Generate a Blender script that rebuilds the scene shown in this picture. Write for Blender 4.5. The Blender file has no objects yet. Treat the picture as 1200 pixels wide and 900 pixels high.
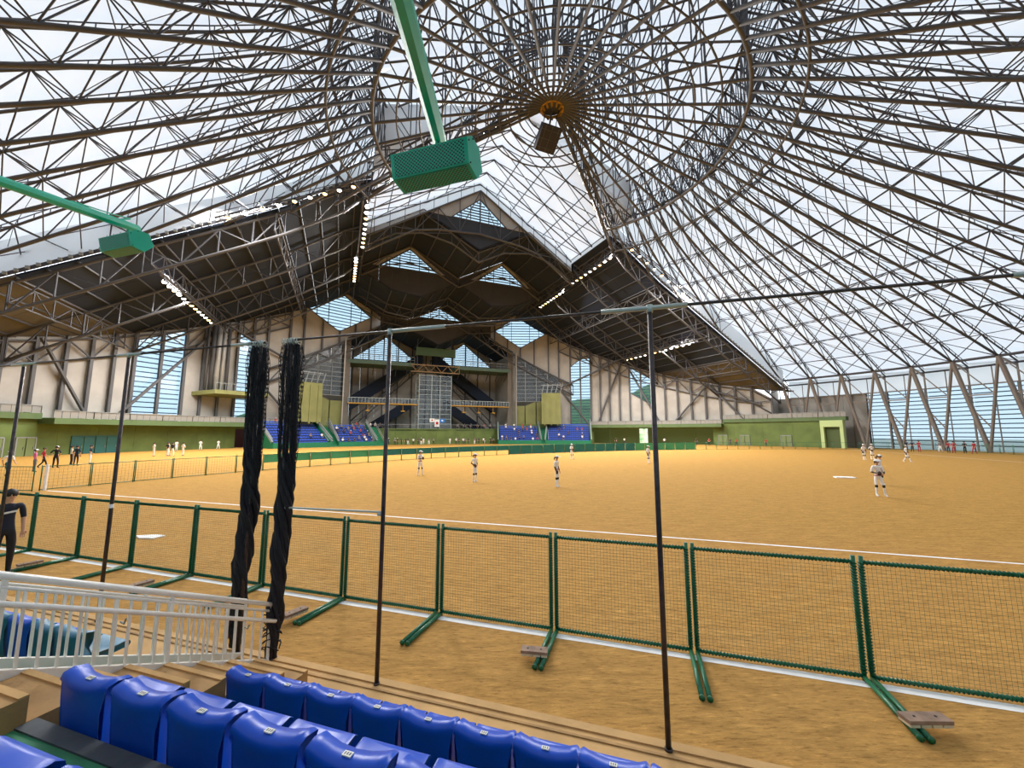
import bpy, bmesh, math, random
from mathutils import Vector, Matrix, Quaternion
random.seed(7)
V = Vector
R_ = math.radians
sc = bpy.context.scene
col = sc.collection

# ------------------------------------------------------------------ camera, sky, exposure
CAM_H = 2.9
PITCH = math.atan(57 / 465.0)
cd = bpy.data.cameras.new('camera')
cd.sensor_width = 36.0
cd.lens = 465.0 / 1200.0 * 36.0
cd.clip_start = 0.05
cd.clip_end = 2000
cam = bpy.data.objects.new('camera', cd)
cam.location = (0, 0, CAM_H)
cam.rotation_euler = (math.pi / 2 + PITCH, 0, 0)
col.objects.link(cam)
sc.camera = cam

w = bpy.data.worlds.new('overcast_sky')
sc.world = w
w.use_nodes = True
bg = w.node_tree.nodes['Background']
bg.inputs[0].default_value = (0.80, 0.90, 1.0, 1)
bg.inputs[1].default_value = 3.0
sc.view_settings.view_transform = 'Standard'
sc.view_settings.look = 'None'
sc.view_settings.gamma = 1.0
sc.view_settings.use_curve_mapping = False
sc.view_settings.exposure = 0.0
sc.cycles.use_denoising = True
sc.cycles.max_bounces = 8
sc.cycles.diffuse_bounces = 5
sc.cycles.transparent_max_bounces = 12
sc.cycles.caustics_reflective = False
sc.cycles.caustics_refractive = False

# ------------------------------------------------------------------ frames of the place
CX, CY = 5.0, 45.0                        # centre of the dome
AX = V((-math.sin(R_(23.3)), math.cos(R_(23.3)), 0))   # axis of the fixed roof
BX = V((AX.y, -AX.x, 0))
SX = V((.952, -.305, 0)).normalized()     # along the near stand
NX = V((-SX.y, SX.x, 0))                  # from the stand into the field
Z = V((0, 0, 1))
CEN = V((CX, CY, 0))
def ab(a, b, z=0.0): return CEN + AX * a + BX * b + Z * z
def pol(r, az, z=0.0): return ab(r * math.cos(R_(az)), r * math.sin(R_(az)), z)
def sn(s, n, z=0.0): return SX * s + NX * n + Z * z
RW = 66.0
ROT_S = math.atan2(SX.y, SX.x)
ROT_A = math.atan2(AX.y, AX.x)

# ------------------------------------------------------------------ materials
MATS = {}
def rgb(h):
    h = h.lstrip('#')
    c = [int(h[i:i + 2], 16) / 255 for i in (0, 2, 4)]
    return tuple(x / 12.92 if x <= .04045 else ((x + .055) / 1.055) ** 2.4 for x in c)
def mat(name, c, rough=.6, metal=0.0, var=.0, scale=3.0, c2=None, bump=0.0, bscale=30.0, detail=4.0, spec=.5):
    if name in MATS: return MATS[name]
    if isinstance(c, str): c = rgb(c)
    m = bpy.data.materials.new(name); m.use_nodes = True
    nt = m.node_tree; b = nt.nodes['Principled BSDF']
    b.inputs['Base Color'].default_value = (*c, 1)
    b.inputs['Roughness'].default_value = rough
    b.inputs['Metallic'].default_value = metal
    b.inputs['Specular IOR Level'].default_value = spec
    if var > 0 or c2 or bump > 0:
        tc = nt.nodes.new('ShaderNodeTexCoord')
    if var > 0 or c2:
        n = nt.nodes.new('ShaderNodeTexNoise'); n.inputs['Scale'].default_value = scale
        n.inputs['Detail'].default_value = detail
        nt.links.new(tc.outputs['Object'], n.inputs['Vector'])
        r = nt.nodes.new('ShaderNodeValToRGB')
        d = c2 if c2 else tuple(x * (1 - var) for x in c)
        if isinstance(d, str): d = rgb(d)
        r.color_ramp.elements[0].color = (*d, 1); r.color_ramp.elements[0].position = .35
        r.color_ramp.elements[1].color = (*[min(1, x * (1 + var * .4)) for x in c], 1); r.color_ramp.elements[1].position = .65
        nt.links.new(n.outputs['Fac'], r.inputs['Fac'])
        nt.links.new(r.outputs['Color'], b.inputs['Base Color'])
    if bump > 0:
        n2 = nt.nodes.new('ShaderNodeTexNoise'); n2.inputs['Scale'].default_value = bscale; n2.inputs['Detail'].default_value = 6
        nt.links.new(tc.outputs['Object'], n2.inputs['Vector'])
        bp = nt.nodes.new('ShaderNodeBump'); bp.inputs['Strength'].default_value = bump; bp.inputs['Distance'].default_value = .03
        nt.links.new(n2.outputs['Fac'], bp.inputs['Height'])
        nt.links.new(bp.outputs['Normal'], b.inputs['Normal'])
    MATS[name] = m
    return m
def glass(name, tint, gloss=.08):
    if name in MATS: return MATS[name]
    m = bpy.data.materials.new(name); m.use_nodes = True
    nt = m.node_tree; nt.nodes.clear()
    o = nt.nodes.new('ShaderNodeOutputMaterial'); t = nt.nodes.new('ShaderNodeBsdfTransparent')
    t.inputs[0].default_value = (*tint, 1)
    g = nt.nodes.new('ShaderNodeBsdfGlossy'); g.inputs['Roughness'].default_value = .15
    mx = nt.nodes.new('ShaderNodeMixShader'); mx.inputs[0].default_value = gloss
    nt.links.new(t.outputs[0], mx.inputs[1]); nt.links.new(g.outputs[0], mx.inputs[2]); nt.links.new(mx.outputs[0], o.inputs[0])
    MATS[name] = m
    return m
def emit(name, c, s):
    if name in MATS: return MATS[name]
    m = bpy.data.materials.new(name); m.use_nodes = True
    b = m.node_tree.nodes['Principled BSDF']
    b.inputs['Base Color'].default_value = (*c, 1)
    b.inputs['Emission Color'].default_value = (*c, 1); b.inputs['Emission Strength'].default_value = s
    MATS[name] = m
    return m
def membrane_mat():
    m = bpy.data.materials.new('membrane_fabric'); m.use_nodes = True
    nt = m.node_tree; nt.nodes.clear()
    o = nt.nodes.new('ShaderNodeOutputMaterial')
    tl = nt.nodes.new('ShaderNodeBsdfTranslucent'); df = nt.nodes.new('ShaderNodeBsdfDiffuse')
    tc = nt.nodes.new('ShaderNodeTexCoord'); n = nt.nodes.new('ShaderNodeTexNoise'); n.inputs['Scale'].default_value = .25; n.inputs['Detail'].default_value = 5
    nt.links.new(tc.outputs['Object'], n.inputs['Vector'])
    r = nt.nodes.new('ShaderNodeValToRGB')
    r.color_ramp.elements[0].color = (.54, .57, .61, 1); r.color_ramp.elements[0].position = .3
    r.color_ramp.elements[1].color = (.61, .635, .66, 1); r.color_ramp.elements[1].position = .7
    nt.links.new(n.outputs['Fac'], r.inputs['Fac'])
    nt.links.new(r.outputs['Color'], tl.inputs[0])
    df.inputs[0].default_value = (.85, .85, .85, 1)
    mx = nt.nodes.new('ShaderNodeMixShader'); mx.inputs[0].default_value = .5
    nt.links.new(tl.outputs[0], mx.inputs[1]); nt.links.new(df.outputs[0], mx.inputs[2]); nt.links.new(mx.outputs[0], o.inputs[0])
    return m
MEMB = membrane_mat()
STEEL = mat('painted_steel', '#4f4e50', .6, .0, .15, .5)
STEEL2 = mat('painted_steel_slim', '#45454b', .6, .0)
KNEE = mat('painted_column_steel', '#7c726a', .55)
DARKROOF = mat('dark_roof_sheet', '#111d30', .85, .0, .3, .15)
DARKTAN = mat('brown_roof_sheet', '#5e584c', .75, .0, .2, .3)
BEIGE = mat('wall_panel_concrete', '#a5a099', .8, .0, .14, .35, bump=.05)
OLIVE = mat('olive_render', '#7c7d4b', .8, .0, .15, .4)
GREENW = mat('green_wall_render', '#5f7038', .8, .0, .2, .5)
GREENL = mat('pale_green_render', '#b7c98c', .75)
GREEND = mat('green_fascia', '#54693f', .7, 0, .1, .5)
TEALDOOR = mat('teal_door_steel', '#1f5a58', .5)
GREY = mat('grey_steel', '#8c8f8e', .5, .2)
DGREY = mat('dark_grey_nosing', '#4a4f55', .75, 0, .25, 6)
WHITEP = mat('white_painted_steel', '#efece6', .38, 0, .06, 8)
CHALK = mat('chalk', '#fbf9f5', .9, 0, .08, 6)
GLASSB = glass('window_glass', (.28, .36, .40))
GLASSG = glass('louvre_glass', (.29, .345, .37), .05)
GLASST = glass('tower_glass', (.45, .55, .6), .15)
SLAT = mat('louvre_slat', '#5d7f9f', .5)
TEAL = mat('teal_enamel', '#10b395', .35, 0, .08, 3)
GREENP = mat('green_coated_tube', '#0f6b45', .35, 0, .25, 9)
ROPE = mat('green_rope', '#0a5a40', .7)
NET = mat('green_net_cord', '#45694a', .8)
BLUE = mat('blue_seat_plastic', '#0b4ec4', .36, 0, .08, 3, spec=.35)
TEALSEAT = mat('faded_teal_seat_plastic', '#2f6f8f', .5, 0, .3, 4)
BNET = mat('black_net_cord', '#14131a', .8)
POLE = mat('bronze_pole', '#4a4243', .4, .5, .35, 14)
GALV = mat('galvanised_tube', '#b3bbb8', .4, .4)
CONC = mat('tan_concrete', '#c99f66', .85, 0, .16, 2.2, bump=.12, bscale=25)
STEPC = mat('brown_step_concrete', '#b48c58', .85, 0, .3, 2.5, bump=.12)
GFLOOR = mat('green_painted_floor', '#33805a', .7, 0, .3, 3)
GRISER = mat('green_painted_riser', '#0e6e49', .6, 0, .1, 3)
WOOD = mat('weathered_board', '#9a7f6c', .85, 0, .3, 9)
FOAM = mat('pale_foam', '#d9cdb0', .9)
YELLOW = mat('yellow_steel', '#b98a2a', .5)
HILLM = mat('hill_foliage', '#4f7d4a', .9, 0, .45, .06, bump=.4, bscale=.3)
BLACK = mat('black_rubber', '#15161a', .6)
LAMPW = emit('lamp_white', (1.0, .93, .78), 9)
LAMPO = emit('lamp_warm', (1.0, .62, .22), 7)

# ------------------------------------------------------------------ mesh helpers
class G:
    def __init__(s): s.v = []; s.f = []; s.m = []; s.cm = 0
    def add(s, vs, fs):
        o = len(s.v); s.v += [tuple(v) for v in vs]; s.f += [tuple(i + o for i in f) for f in fs]; s.m += [s.cm] * len(fs); return s
    def bar(s, p, q, r, n=4, cap=False, r2=None):
        p = V(p); q = V(q); d = q - p
        if d.length < 1e-6: return s
        d.normalize(); up = Z if abs(d.z) < .9 else V((1, 0, 0))
        x = d.cross(up).normalized(); y = x.cross(d)
        r2 = r if r2 is None else r2; vs = []
        for c, rr in ((p, r), (q, r2)):
            for i in range(n):
                t = 2 * math.pi * (i + .5) / n
                vs.append(c + (x * math.cos(t) + y * math.sin(t)) * rr)
        fs = [(i, (i + 1) % n, n + (i + 1) % n, n + i) for i in range(n)]
        if cap: fs += [tuple(range(n - 1, -1, -1)), tuple(range(n, 2 * n))]
        return s.add(vs, fs)
    def tube(s, pts, r, n=6, cap=True, closed=False):
        pts = [V(p) for p in pts]; k = len(pts); vs = []; prev = None
        for i, p in enumerate(pts):
            if closed: t = pts[(i + 1) % k] - pts[i - 1]
            else: t = pts[min(i + 1, k - 1)] - pts[max(i - 1, 0)]
            t.normalize()
            if prev is None:
                up = Z if abs(t.z) < .9 else V((1, 0, 0)); x = t.cross(up).normalized()
            else:
                x = (prev - t * prev.dot(t)).normalized()
            prev = x; y = t.cross(x)
            rr = r[i] if isinstance(r, (list, tuple)) else r
            for j in range(n):
                a = 2 * math.pi * j / n; vs.append(p + (x * math.cos(a) + y * math.sin(a)) * rr)
        fs = []
        for i in range(k if closed else k - 1):
            for j in range(n):
                a = i * n; b = ((i + 1) % k) * n
                fs.append((a + j, a + (j + 1) % n, b + (j + 1) % n, b + j))
        if cap and not closed: fs += [tuple(range(n - 1, -1, -1)), tuple((k - 1) * n + j for j in range(n))]
        return s.add(vs, fs)
    def box(s, c, size, ax=None):
        c = V(c); X, Y, W = ax if ax else (V((1, 0, 0)), V((0, 1, 0)), Z)
        hx, hy, hz = size[0] / 2, size[1] / 2, size[2] / 2
        vs = [c + X * (i * hx) + Y * (j * hy) + W * (k * hz) for i in (-1, 1) for j in (-1, 1) for k in (-1, 1)]
        return s.add(vs, [(0, 1, 3, 2), (4, 6, 7, 5), (0, 4, 5, 1), (2, 3, 7, 6), (0, 2, 6, 4), (1, 5, 7, 3)])
    def prism(s, poly, ext):
        poly = [V(p) for p in poly]; n = len(poly); ext = V(ext)
        vs = poly + [p + ext for p in poly]
        return s.add(vs, [tuple(range(n - 1, -1, -1)), tuple(range(n, 2 * n))] + [(i, (i + 1) % n, n + (i + 1) % n, n + i) for i in range(n)])
    def poly(s, pts): return s.add(pts, [tuple(range(len(pts)))])
    def mesh(s, name, mats, smooth=False):
        me = bpy.data.meshes.new(name); me.from_pydata(s.v, [], s.f)
        if not isinstance(mats, (list, tuple)): mats = [mats]
        for m in mats: me.materials.append(m)
        if len(mats) > 1: me.polygons.foreach_set('material_index', s.m)
        if smooth: me.polygons.foreach_set('use_smooth', [True] * len(me.polygons))
        me.update()
        return me
    def obj(s, name, mats, parent=None, smooth=False):
        return link(name, s.mesh(name, mats, smooth), parent)
def world(o):
    if o.parent: return world(o.parent) @ o.matrix_parent_inverse @ o.matrix_basis
    return o.matrix_basis.copy()
def link(name, me, parent=None, local=False, mtx=None):
    o = bpy.data.objects.new(name, me); col.objects.link(o)
    if mtx is not None: o.matrix_basis = mtx
    if parent is not None:
        o.parent = parent
        if not local: o.matrix_parent_inverse = world(parent).inverted()
    return o
def tag(o, label=None, cat=None, group=None, kind=None):
    if label: o['label'] = label
    if cat: o['category'] = cat
    if group: o['group'] = group
    if kind: o['kind'] = kind
    return o
def empty(name, loc=(0, 0, 0), rz=0.0, parent=None):
    o = bpy.data.objects.new(name, None); col.objects.link(o)
    o.empty_display_size = .2
    o.matrix_basis = Matrix.Translation(V(loc)) @ Matrix.Rotation(rz, 4, 'Z')
    if parent is not None:
        o.parent = parent; o.matrix_parent_inverse = world(parent).inverted()
    return o
def dup(o, parent=None):
    c = o.copy(); col.objects.link(c)
    c.parent = parent
    for ch in list(o.children): dup(ch, c)
    return c
def place(o, loc, rz=0.0, sc_=1.0):
    o.matrix_basis = Matrix.Translation(V(loc)) @ Matrix.Rotation(rz, 4, 'Z') @ Matrix.Scale(sc_, 4)
def interp(x, tab):
    if x <= tab[0][0]: return tab[0][1]
    for (x0, y0), (x1, y1) in zip(tab, tab[1:]):
        if x <= x1: return y0 + (y1 - y0) * (x - x0) / (x1 - x0)
    return tab[-1][1]
def struct(name): 
    o = empty(name); o['kind'] = 'structure'; return o

# ------------------------------------------------------------------ floor (dirt field) and ground outside
def dirt_mat():
    m = bpy.data.materials.new('dirt_field'); m.use_nodes = True
    nt = m.node_tree; b = nt.nodes['Principled BSDF']; b.inputs['Roughness'].default_value = .95; b.inputs['Specular IOR Level'].default_value = .15
    N = nt.nodes.new; L = nt.links.new
    tc = N('ShaderNodeTexCoord')
    dot = N('ShaderNodeVectorMath'); dot.operation = 'DOT_PRODUCT'; dot.inputs[1].default_value = NX
    L(tc.outputs['Object'], dot.inputs[0])
    big = N('ShaderNodeTexNoise'); big.inputs['Scale'].default_value = .12; big.inputs['Detail'].default_value = 6; L(tc.outputs['Object'], big.inputs['Vector'])
    add = N('ShaderNodeMath'); add.operation = 'MULTIPLY_ADD'; add.inputs[1].default_value = 3.0
    L(big.outputs['Fac'], add.inputs[0]); L(dot.outputs['Value'], add.inputs[2])
    mr = N('ShaderNodeMapRange'); mr.inputs['From Min'].default_value = 3.0; mr.inputs['From Max'].default_value = 17.0; L(add.outputs[0], mr.inputs['Value'])
    r = N('ShaderNodeValToRGB'); e = r.color_ramp.elements
    e[0].position = .0; e[0].color = (*rgb('#bd9050'), 1)
    e[1].position = 1.0; e[1].color = (*rgb('#b38843'), 1)
    x = e.new(.36); x.color = (*rgb('#bd9050'), 1)
    x = e.new(.43); x.color = (*rgb('#bb8e4c'), 1)
    x = e.new(.75); x.color = (*rgb('#b78a48'), 1)
    L(mr.outputs[0], r.inputs['Fac'])
    map_ = N('ShaderNodeMapping'); map_.inputs['Rotation'].default_value = (0, 0, -ROT_S - .35); map_.inputs['Scale'].default_value = (.6, 2.6, 1)
    L(tc.outputs['Object'], map_.inputs['Vector'])
    sm = N('ShaderNodeTexNoise'); sm.inputs['Scale'].default_value = 2.4; sm.inputs['Detail'].default_value = 9; sm.inputs['Roughness'].default_value = .68
    L(map_.outputs[0], sm.inputs['Vector'])
    rr = N('ShaderNodeValToRGB'); rr.color_ramp.elements[0].position = .33; rr.color_ramp.elements[0].color = (.76, .74, .72, 1)
    rr.color_ramp.elements[1].position = .68; rr.color_ramp.elements[1].color = (1.14, 1.14, 1.12, 1)
    L(sm.outputs['Fac'], rr.inputs['Fac'])
    fn = N('ShaderNodeTexNoise'); fn.inputs['Scale'].default_value = 11; fn.inputs['Detail'].default_value = 8; fn.inputs['Roughness'].default_value = .75
    L(map_.outputs[0], fn.inputs['Vector'])
    fr = N('ShaderNodeValToRGB'); fe = fr.color_ramp.elements; fe[0].position = .36; fe[0].color = (.55, .52, .50, 1); fe[1].position = .68; fe[1].color = (1.6, 1.6, 1.55, 1)
    x = fe.new(.46); x.color = (.93, .93, .93, 1); x = fe.new(.58); x.color = (1.05, 1.05, 1.05, 1)
    L(fn.outputs['Fac'], fr.inputs['Fac'])
    m2 = N('ShaderNodeMix'); m2.data_type = 'RGBA'; m2.blend_type = 'MULTIPLY'; m2.inputs[0].default_value = 1.0
    L(rr.outputs['Color'], m2.inputs[6]); L(fr.outputs['Color'], m2.inputs[7])
    mu = N('ShaderNodeMix'); mu.data_type = 'RGBA'; mu.blend_type = 'MULTIPLY'; mu.inputs[0].default_value = 1.0
    L(r.outputs['Color'], mu.inputs[6]); L(m2.outputs[2], mu.inputs[7])
    L(mu.outputs[2], b.inputs['Base Color'])
    bp = N('ShaderNodeBump'); bp.inputs['Strength'].default_value = .5; bp.inputs['Distance'].default_value = .05
    L(sm.outputs['Fac'], bp.inputs['Height']); L(bp.outputs['Normal'], b.inputs['Normal'])
    return m
g = G()
ring = [pol(70.5, i * 3) for i in range(120)]
g.prism([p + Z * -.3 for p in ring], (0, 0, .3))
tag(g.obj('floor', dirt_mat()), kind='structure')

g = G()
rs = [(70.6, -.1), (120, -.5), (260, -2), (600, -4)]
for r, z in rs: g.v += [tuple(pol(r, i * 6, z)) for i in range(60)]
for k in range(len(rs) - 1):
    for i in range(60): g.f.append((k * 60 + i, k * 60 + (i + 1) % 60, k * 60 + 60 + (i + 1) % 60, k * 60 + 60 + i))
g.m = [0] * len(g.f)
tag(g.obj('ground', mat('outside_ground', '#b4b9ae', .9, 0, .2, .05)), kind='structure')

def hill(azs, r0, r1, hgt, label):
    g = G(); na, nr = 36, 10; rnd = random.Random(int(azs[0] * 7))
    ph = [rnd.uniform(0, 6) for _ in range(6)]
    for k in range(nr):
        for i in range(na):
            t = i / (na - 1); u = k / (nr - 1)
            az = azs[0] + (azs[1] - azs[0]) * t
            prof = math.sin(math.pi * t) ** .5 * (.75 + .2 * math.sin(9 * t + ph[0]) + .12 * math.sin(23 * t + ph[1]))
            z = -3 + hgt * prof * (1 - (1 - u) ** 2) + (rnd.uniform(-2, 2) if 0 < k else 0)
            g.v.append(tuple(pol(r0 + (r1 - r0) * u, az, z)))
    for k in range(nr - 1):
        for i in range(na - 1): g.f.append((k * na + i, k * na + i + 1, k * na + na + i + 1, k * na + na + i))
    g.m = [0] * len(g.f)
    return tag(g.obj('hill', HILLM, None, True), label, 'hill')
hill((-64, -30), 140, 330, 32, 'tree-covered green hill seen through the left tall windows')
hill((-28, 12), 150, 360, 30, 'green wooded hill seen through the entrance hall windows')
hill((14, 62), 140, 330, 46, 'green wooded hill seen through the tall window right of the blue stands')

# a pale-roofed house outside the leftmost tall window
h = empty('house', pol(118, -51.5, -.4), ROT_A + R_(51.5) - .5)
hm = Matrix(h.matrix_basis)
g = G(); g.box((0, 0, 4), (16, 22, 8)); g2 = G()
g2.prism([(-9, -12, 8), (9, -12, 8), (0, -12, 14)], (0, 24, 0))
for gg, nm, mt in ((g, 'house_wall', mat('house_render', '#c9c3bd', .8)), (g2, 'house_roof', mat('house_roof_sheet', '#b6aab4', .7))):
    gg.v = [tuple(hm @ V(v)) for v in gg.v]; gg.obj(nm, mt, h)
tag(h, 'pale house with a mauve gable roof outside the leftmost tall window', 'house')

# ------------------------------------------------------------------ membrane dome
def zc(r): return 47.3 - .506 * r
DP = [(0, 4.5), (10, 5.6), (21, 7.3), (24, 6.2), (28, 4.0), (36, 2.9), (50, 2.5), (62, 1.9), (66, 1.5), (69.5, 1.1)]
def zu(r): return zc(r) + interp(r, DP)
def zlow(r): return zc(r) if r >= 21 else 43 + (36.67 - 43) * (r - 1.5) / 19.5
STEP = 4.5
A0 = 15.0         # chord where the fixed roof begins
ceiling = struct('ceiling')
ROTC = lambda az: Matrix.Translation(CEN) @ Matrix.Rotation(ROT_A - R_(az), 4, 'Z')
def lp(r, z, i=0):    # local point, i = truss offset
    t = -R_(STEP * i); return V((r * math.cos(t), r * math.sin(t), z))
def truss_meshes(rend, key):
    lo = [r for r in [21 + 5 * k for k in range(10)] if r <= rend + .01]
    if rend < 66: lo.append(rend)
    up = [21] + [r for r in [23.5 + 5 * k for k in range(9)] if r <= rend] + [rend if rend < 66 else 69.5]
    g = G(); g.tube([lp(r, zc(r)) for r in lo], .175, 8)
    gu = G(); gu.tube([lp(r, zu(r)) for r in up], .12, 6)
    # thin purlin rail and studs above the upper chord
    gp = G(); gp.tube([lp(r, zu(r) + .55) for r in up], .06, 4)
    r = 22.0
    while r < up[-1]:
        gp.bar(lp(r, zu(r)), lp(r, zu(r) + .55), .045, 3); r += 1.25
    gw = G()
    for r in lo:
        for q in up:
            if abs(q - r) < 2.6: gw.bar(lp(r, zc(r)), lp(q, zu(q)), .06, 4)
    gb = G()
    for k, q in enumerate(up):
        gb.bar(lp(q, zu(q)), lp(q, zu(q), 1), .05, 4)
        for r in lo:
            if abs(q - r) < 2.6:
                gb.bar(lp(q, zu(q)), lp(r, zc(r), 1), .062, 4)
                gb.bar(lp(q, zu(q), 1), lp(r, zc(r)), .062, 4)
    for q, q2 in zip(up, up[1:]):
        gb.bar(lp(q, zu(q)), lp(q2, zu(q2), 1), .03, 3)
    if rend >= 66:
        gb.bar(lp(66, zc(66)), lp(66, zc(66), 1), .2, 6)
        gb.bar(lp(69.3, zu(69.3) - .3), lp(69.3, zu(69.3) - .3, 1), .15, 4)
    else:
        gb = G()
        for q in up[:-1]:
            for r in lo:
                if abs(q - r) < 2.6:
                    gb.bar(lp(q, zu(q)), lp(r, zc(r), 1), .062, 4); gb.bar(lp(q, zu(q), 1), lp(r, zc(r)), .062, 4)
            gb.bar(lp(q, zu(q)), lp(q, zu(q), 1), .05, 4)
    return [x.mesh(n + key, m, True) for x, n, m in ((g, 'lower_chord', STEEL), (gu, 'upper_chord', STEEL), (gp, 'purlin_rail', STEEL2), (gw, 'web_lacing', STEEL2), (gb, 'bay_bracing', STEEL2))]
full = truss_meshes(66, '')
def put_truss(ms, az):
    t = link('roof_truss', ms[0]); t.matrix_basis = ROTC(az); t.parent = ceiling
    for me, nm in zip(ms[1:], ('upper_chord', 'purlin_rail', 'web_lacing', 'bay_bracing')):
        c = link(nm, me, t, local=True)
        if nm in ('web_lacing', 'bay_bracing'): c['kind'] = 'stuff'
    return t
fulls = [az for az in (i * STEP for i in range(80)) if 74.8 < az < 285.2]
for az in fulls: put_truss(full, az)
for i in range(80):
    az = i * STEP; d = az if az <= 180 else az - 360
    if abs(d) <= 74.8:
        re = A0 / math.cos(R_(d))
        if re > 25.5: put_truss(truss_meshes(min(re, 65.9), '_%d' % i), az)
# centre of the dome: hub chords and hoops
gl = G(); gl.bar((1.5, 0, 43), (21, 0, zlow(21)), .17, 6)
gu = G(); gu.bar((1.5, 0, zu(1.5)), (21, 0, zu(21)), .13, 5)
gw = G()
for k, (r0, r1) in enumerate(((4, 6.5), (6.5, 10), (10, 13.5), (13.5, 17.2), (17.2, 21))):
    gw.bar((r0, 0, zu(r0)), (r0, 0, zlow(r0)), .08, 4); gw.bar((r0, 0, zlow(r0)), (r1, 0, zu(r1)), .07, 4)
ms = [gl.mesh('hub_chord', STEEL, True), gu.mesh('hub_upper_chord', STEEL, True), gw.mesh('hub_lacing', STEEL2)]
for i in range(0, 80, 2):
    if i * STEP < 50 or i * STEP > 310: continue
    t = link('hub_truss', ms[0]); t.matrix_basis = ROTC(i * STEP); t.parent = ceiling
    link('upper_chord', ms[1], t, local=True); c = link('web_lacing', ms[2], t, local=True); c['kind'] = 'stuff'
def arc(r, z, rr, a0=0, a1=360, n=6):
    g = G(); k = 60
    if a1 - a0 >= 360: g.tube([pol(r, i * 6, z) for i in range(60)], rr, n, closed=True)
    else: g.tube([pol(r, a0 + (a1 - a0) * i / k, z) for i in range(k + 1)], rr, n)
    g.obj('hoop', STEEL, ceiling, True)
for r in (3, 4.2, 5.4, 6.6, 8): arc(r, zlow(r), .10)
for r in (9.5, 11.2, 13.5, 16, 18.5): arc(r, zlow(r), .10, 53, 307)
for r, rr in ((6, .1), (12, .1), (16.5, .1), (21, .16), (25.2, .18)): arc(r, zu(r), rr, 53, 307)
for r, rr in ((21, .22), (25.2, .14)): arc(r, zc(r), rr, 53, 307)
g = G()
for i in range(6, 34): g.bar(pol(21, i * 9, zc(21)), pol(21, i * 9 + 4.5, zu(21)), .08, 4); g.bar(pol(21, i * 9 + 4.5, zu(21)), pol(21, i * 9 + 9, zc(21)), .08, 4)
g.obj('ring_lacing', STEEL2, ceiling)['kind'] = 'stuff'
g = G()
for i in range(12): g.bar(pol(1.0, i * 30, 42.4), pol(1.7, i * 30, 43.4), .13, 5)
g.tube([pol(1.35, i * 20, 43) for i in range(18)], .18, 6, closed=True)
g.obj('hub_collar', YELLOW, ceiling)
g = G(); g.prism([pol(1.4, i * 20, 43.3) for i in range(18)], Z * .25); g.obj('hub_plate', STEEL, ceiling)

# membrane panels, one for each bay
PR = [0.01, 7, 14, 21, 24, 28, 36, 45, 54, 62, 66, 69.6]
def zm(r): return zu(r) + .85
def memb_bay(rlist, key):
    g = G()
    for r in rlist:
        for k, dz in ((0, 0), (.5, -.22 * min(1, r / 30)), (1, 0)): g.v.append(tuple(lp(r, zm(r) + dz, k)))
    n = len(rlist)
    for i in range(n - 1):
        for k in range(2): g.f.append((i * 3 + k, i * 3 + k + 1, i * 3 + k + 4, i * 3 + k + 3))
    g.m = [0] * len(g.f)
    return g.mesh('membrane_panel' + key, MEMB, True)
fm = memb_bay(PR + [70.2], '')
for i in range(80):
    az = i * STEP; d = az if az <= 180 else az - 360; d2 = d + STEP
    if abs(d) > 74.6 and abs(d2) > 74.6:
        o = link('membrane_panel', fm); o.matrix_basis = ROTC(az); o.parent = ceiling
    else:       # bay that ends on the straight edge of the fixed roof
        if abs(d) < 54.1 and abs(d2) < 54.1: re0, re1 = 9.0 / math.cos(R_(d)), 9.0 / math.cos(R_(d2))
        elif abs((d + d2) / 2) > 74.6: re0 = re1 = 66.2
        else: re0, re1 = A0 / math.cos(R_(min(abs(d), 76.5))), A0 / math.cos(R_(min(abs(d2), 76.5)))
        g = G(); T = [0, .1, .2, .3, .4, .5, .62, .74, .87, 1]
        for t in T:
            for r, a_ in ((re0 * t, d), (re1 * t, d2)): g.v.append(tuple(pol(r, a_, zm(r))))
        for k in range(len(T) - 1): g.f.append((2 * k, 2 * k + 1, 2 * k + 3, 2 * k + 2))
        g.m = [0] * len(g.f)
        g.obj('membrane_panel', MEMB, ceiling, True)
# upright membrane band below the knee and its posts
for az in fulls:
    if az + STEP < 286:
        o = G().poly([pol(70, az, zm(69.6)), pol(70, az + STEP, zm(69.6)), pol(70, az + STEP, 10.3), pol(70, az, 10.3)]).obj('membrane_band', MEMB, ceiling)

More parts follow.
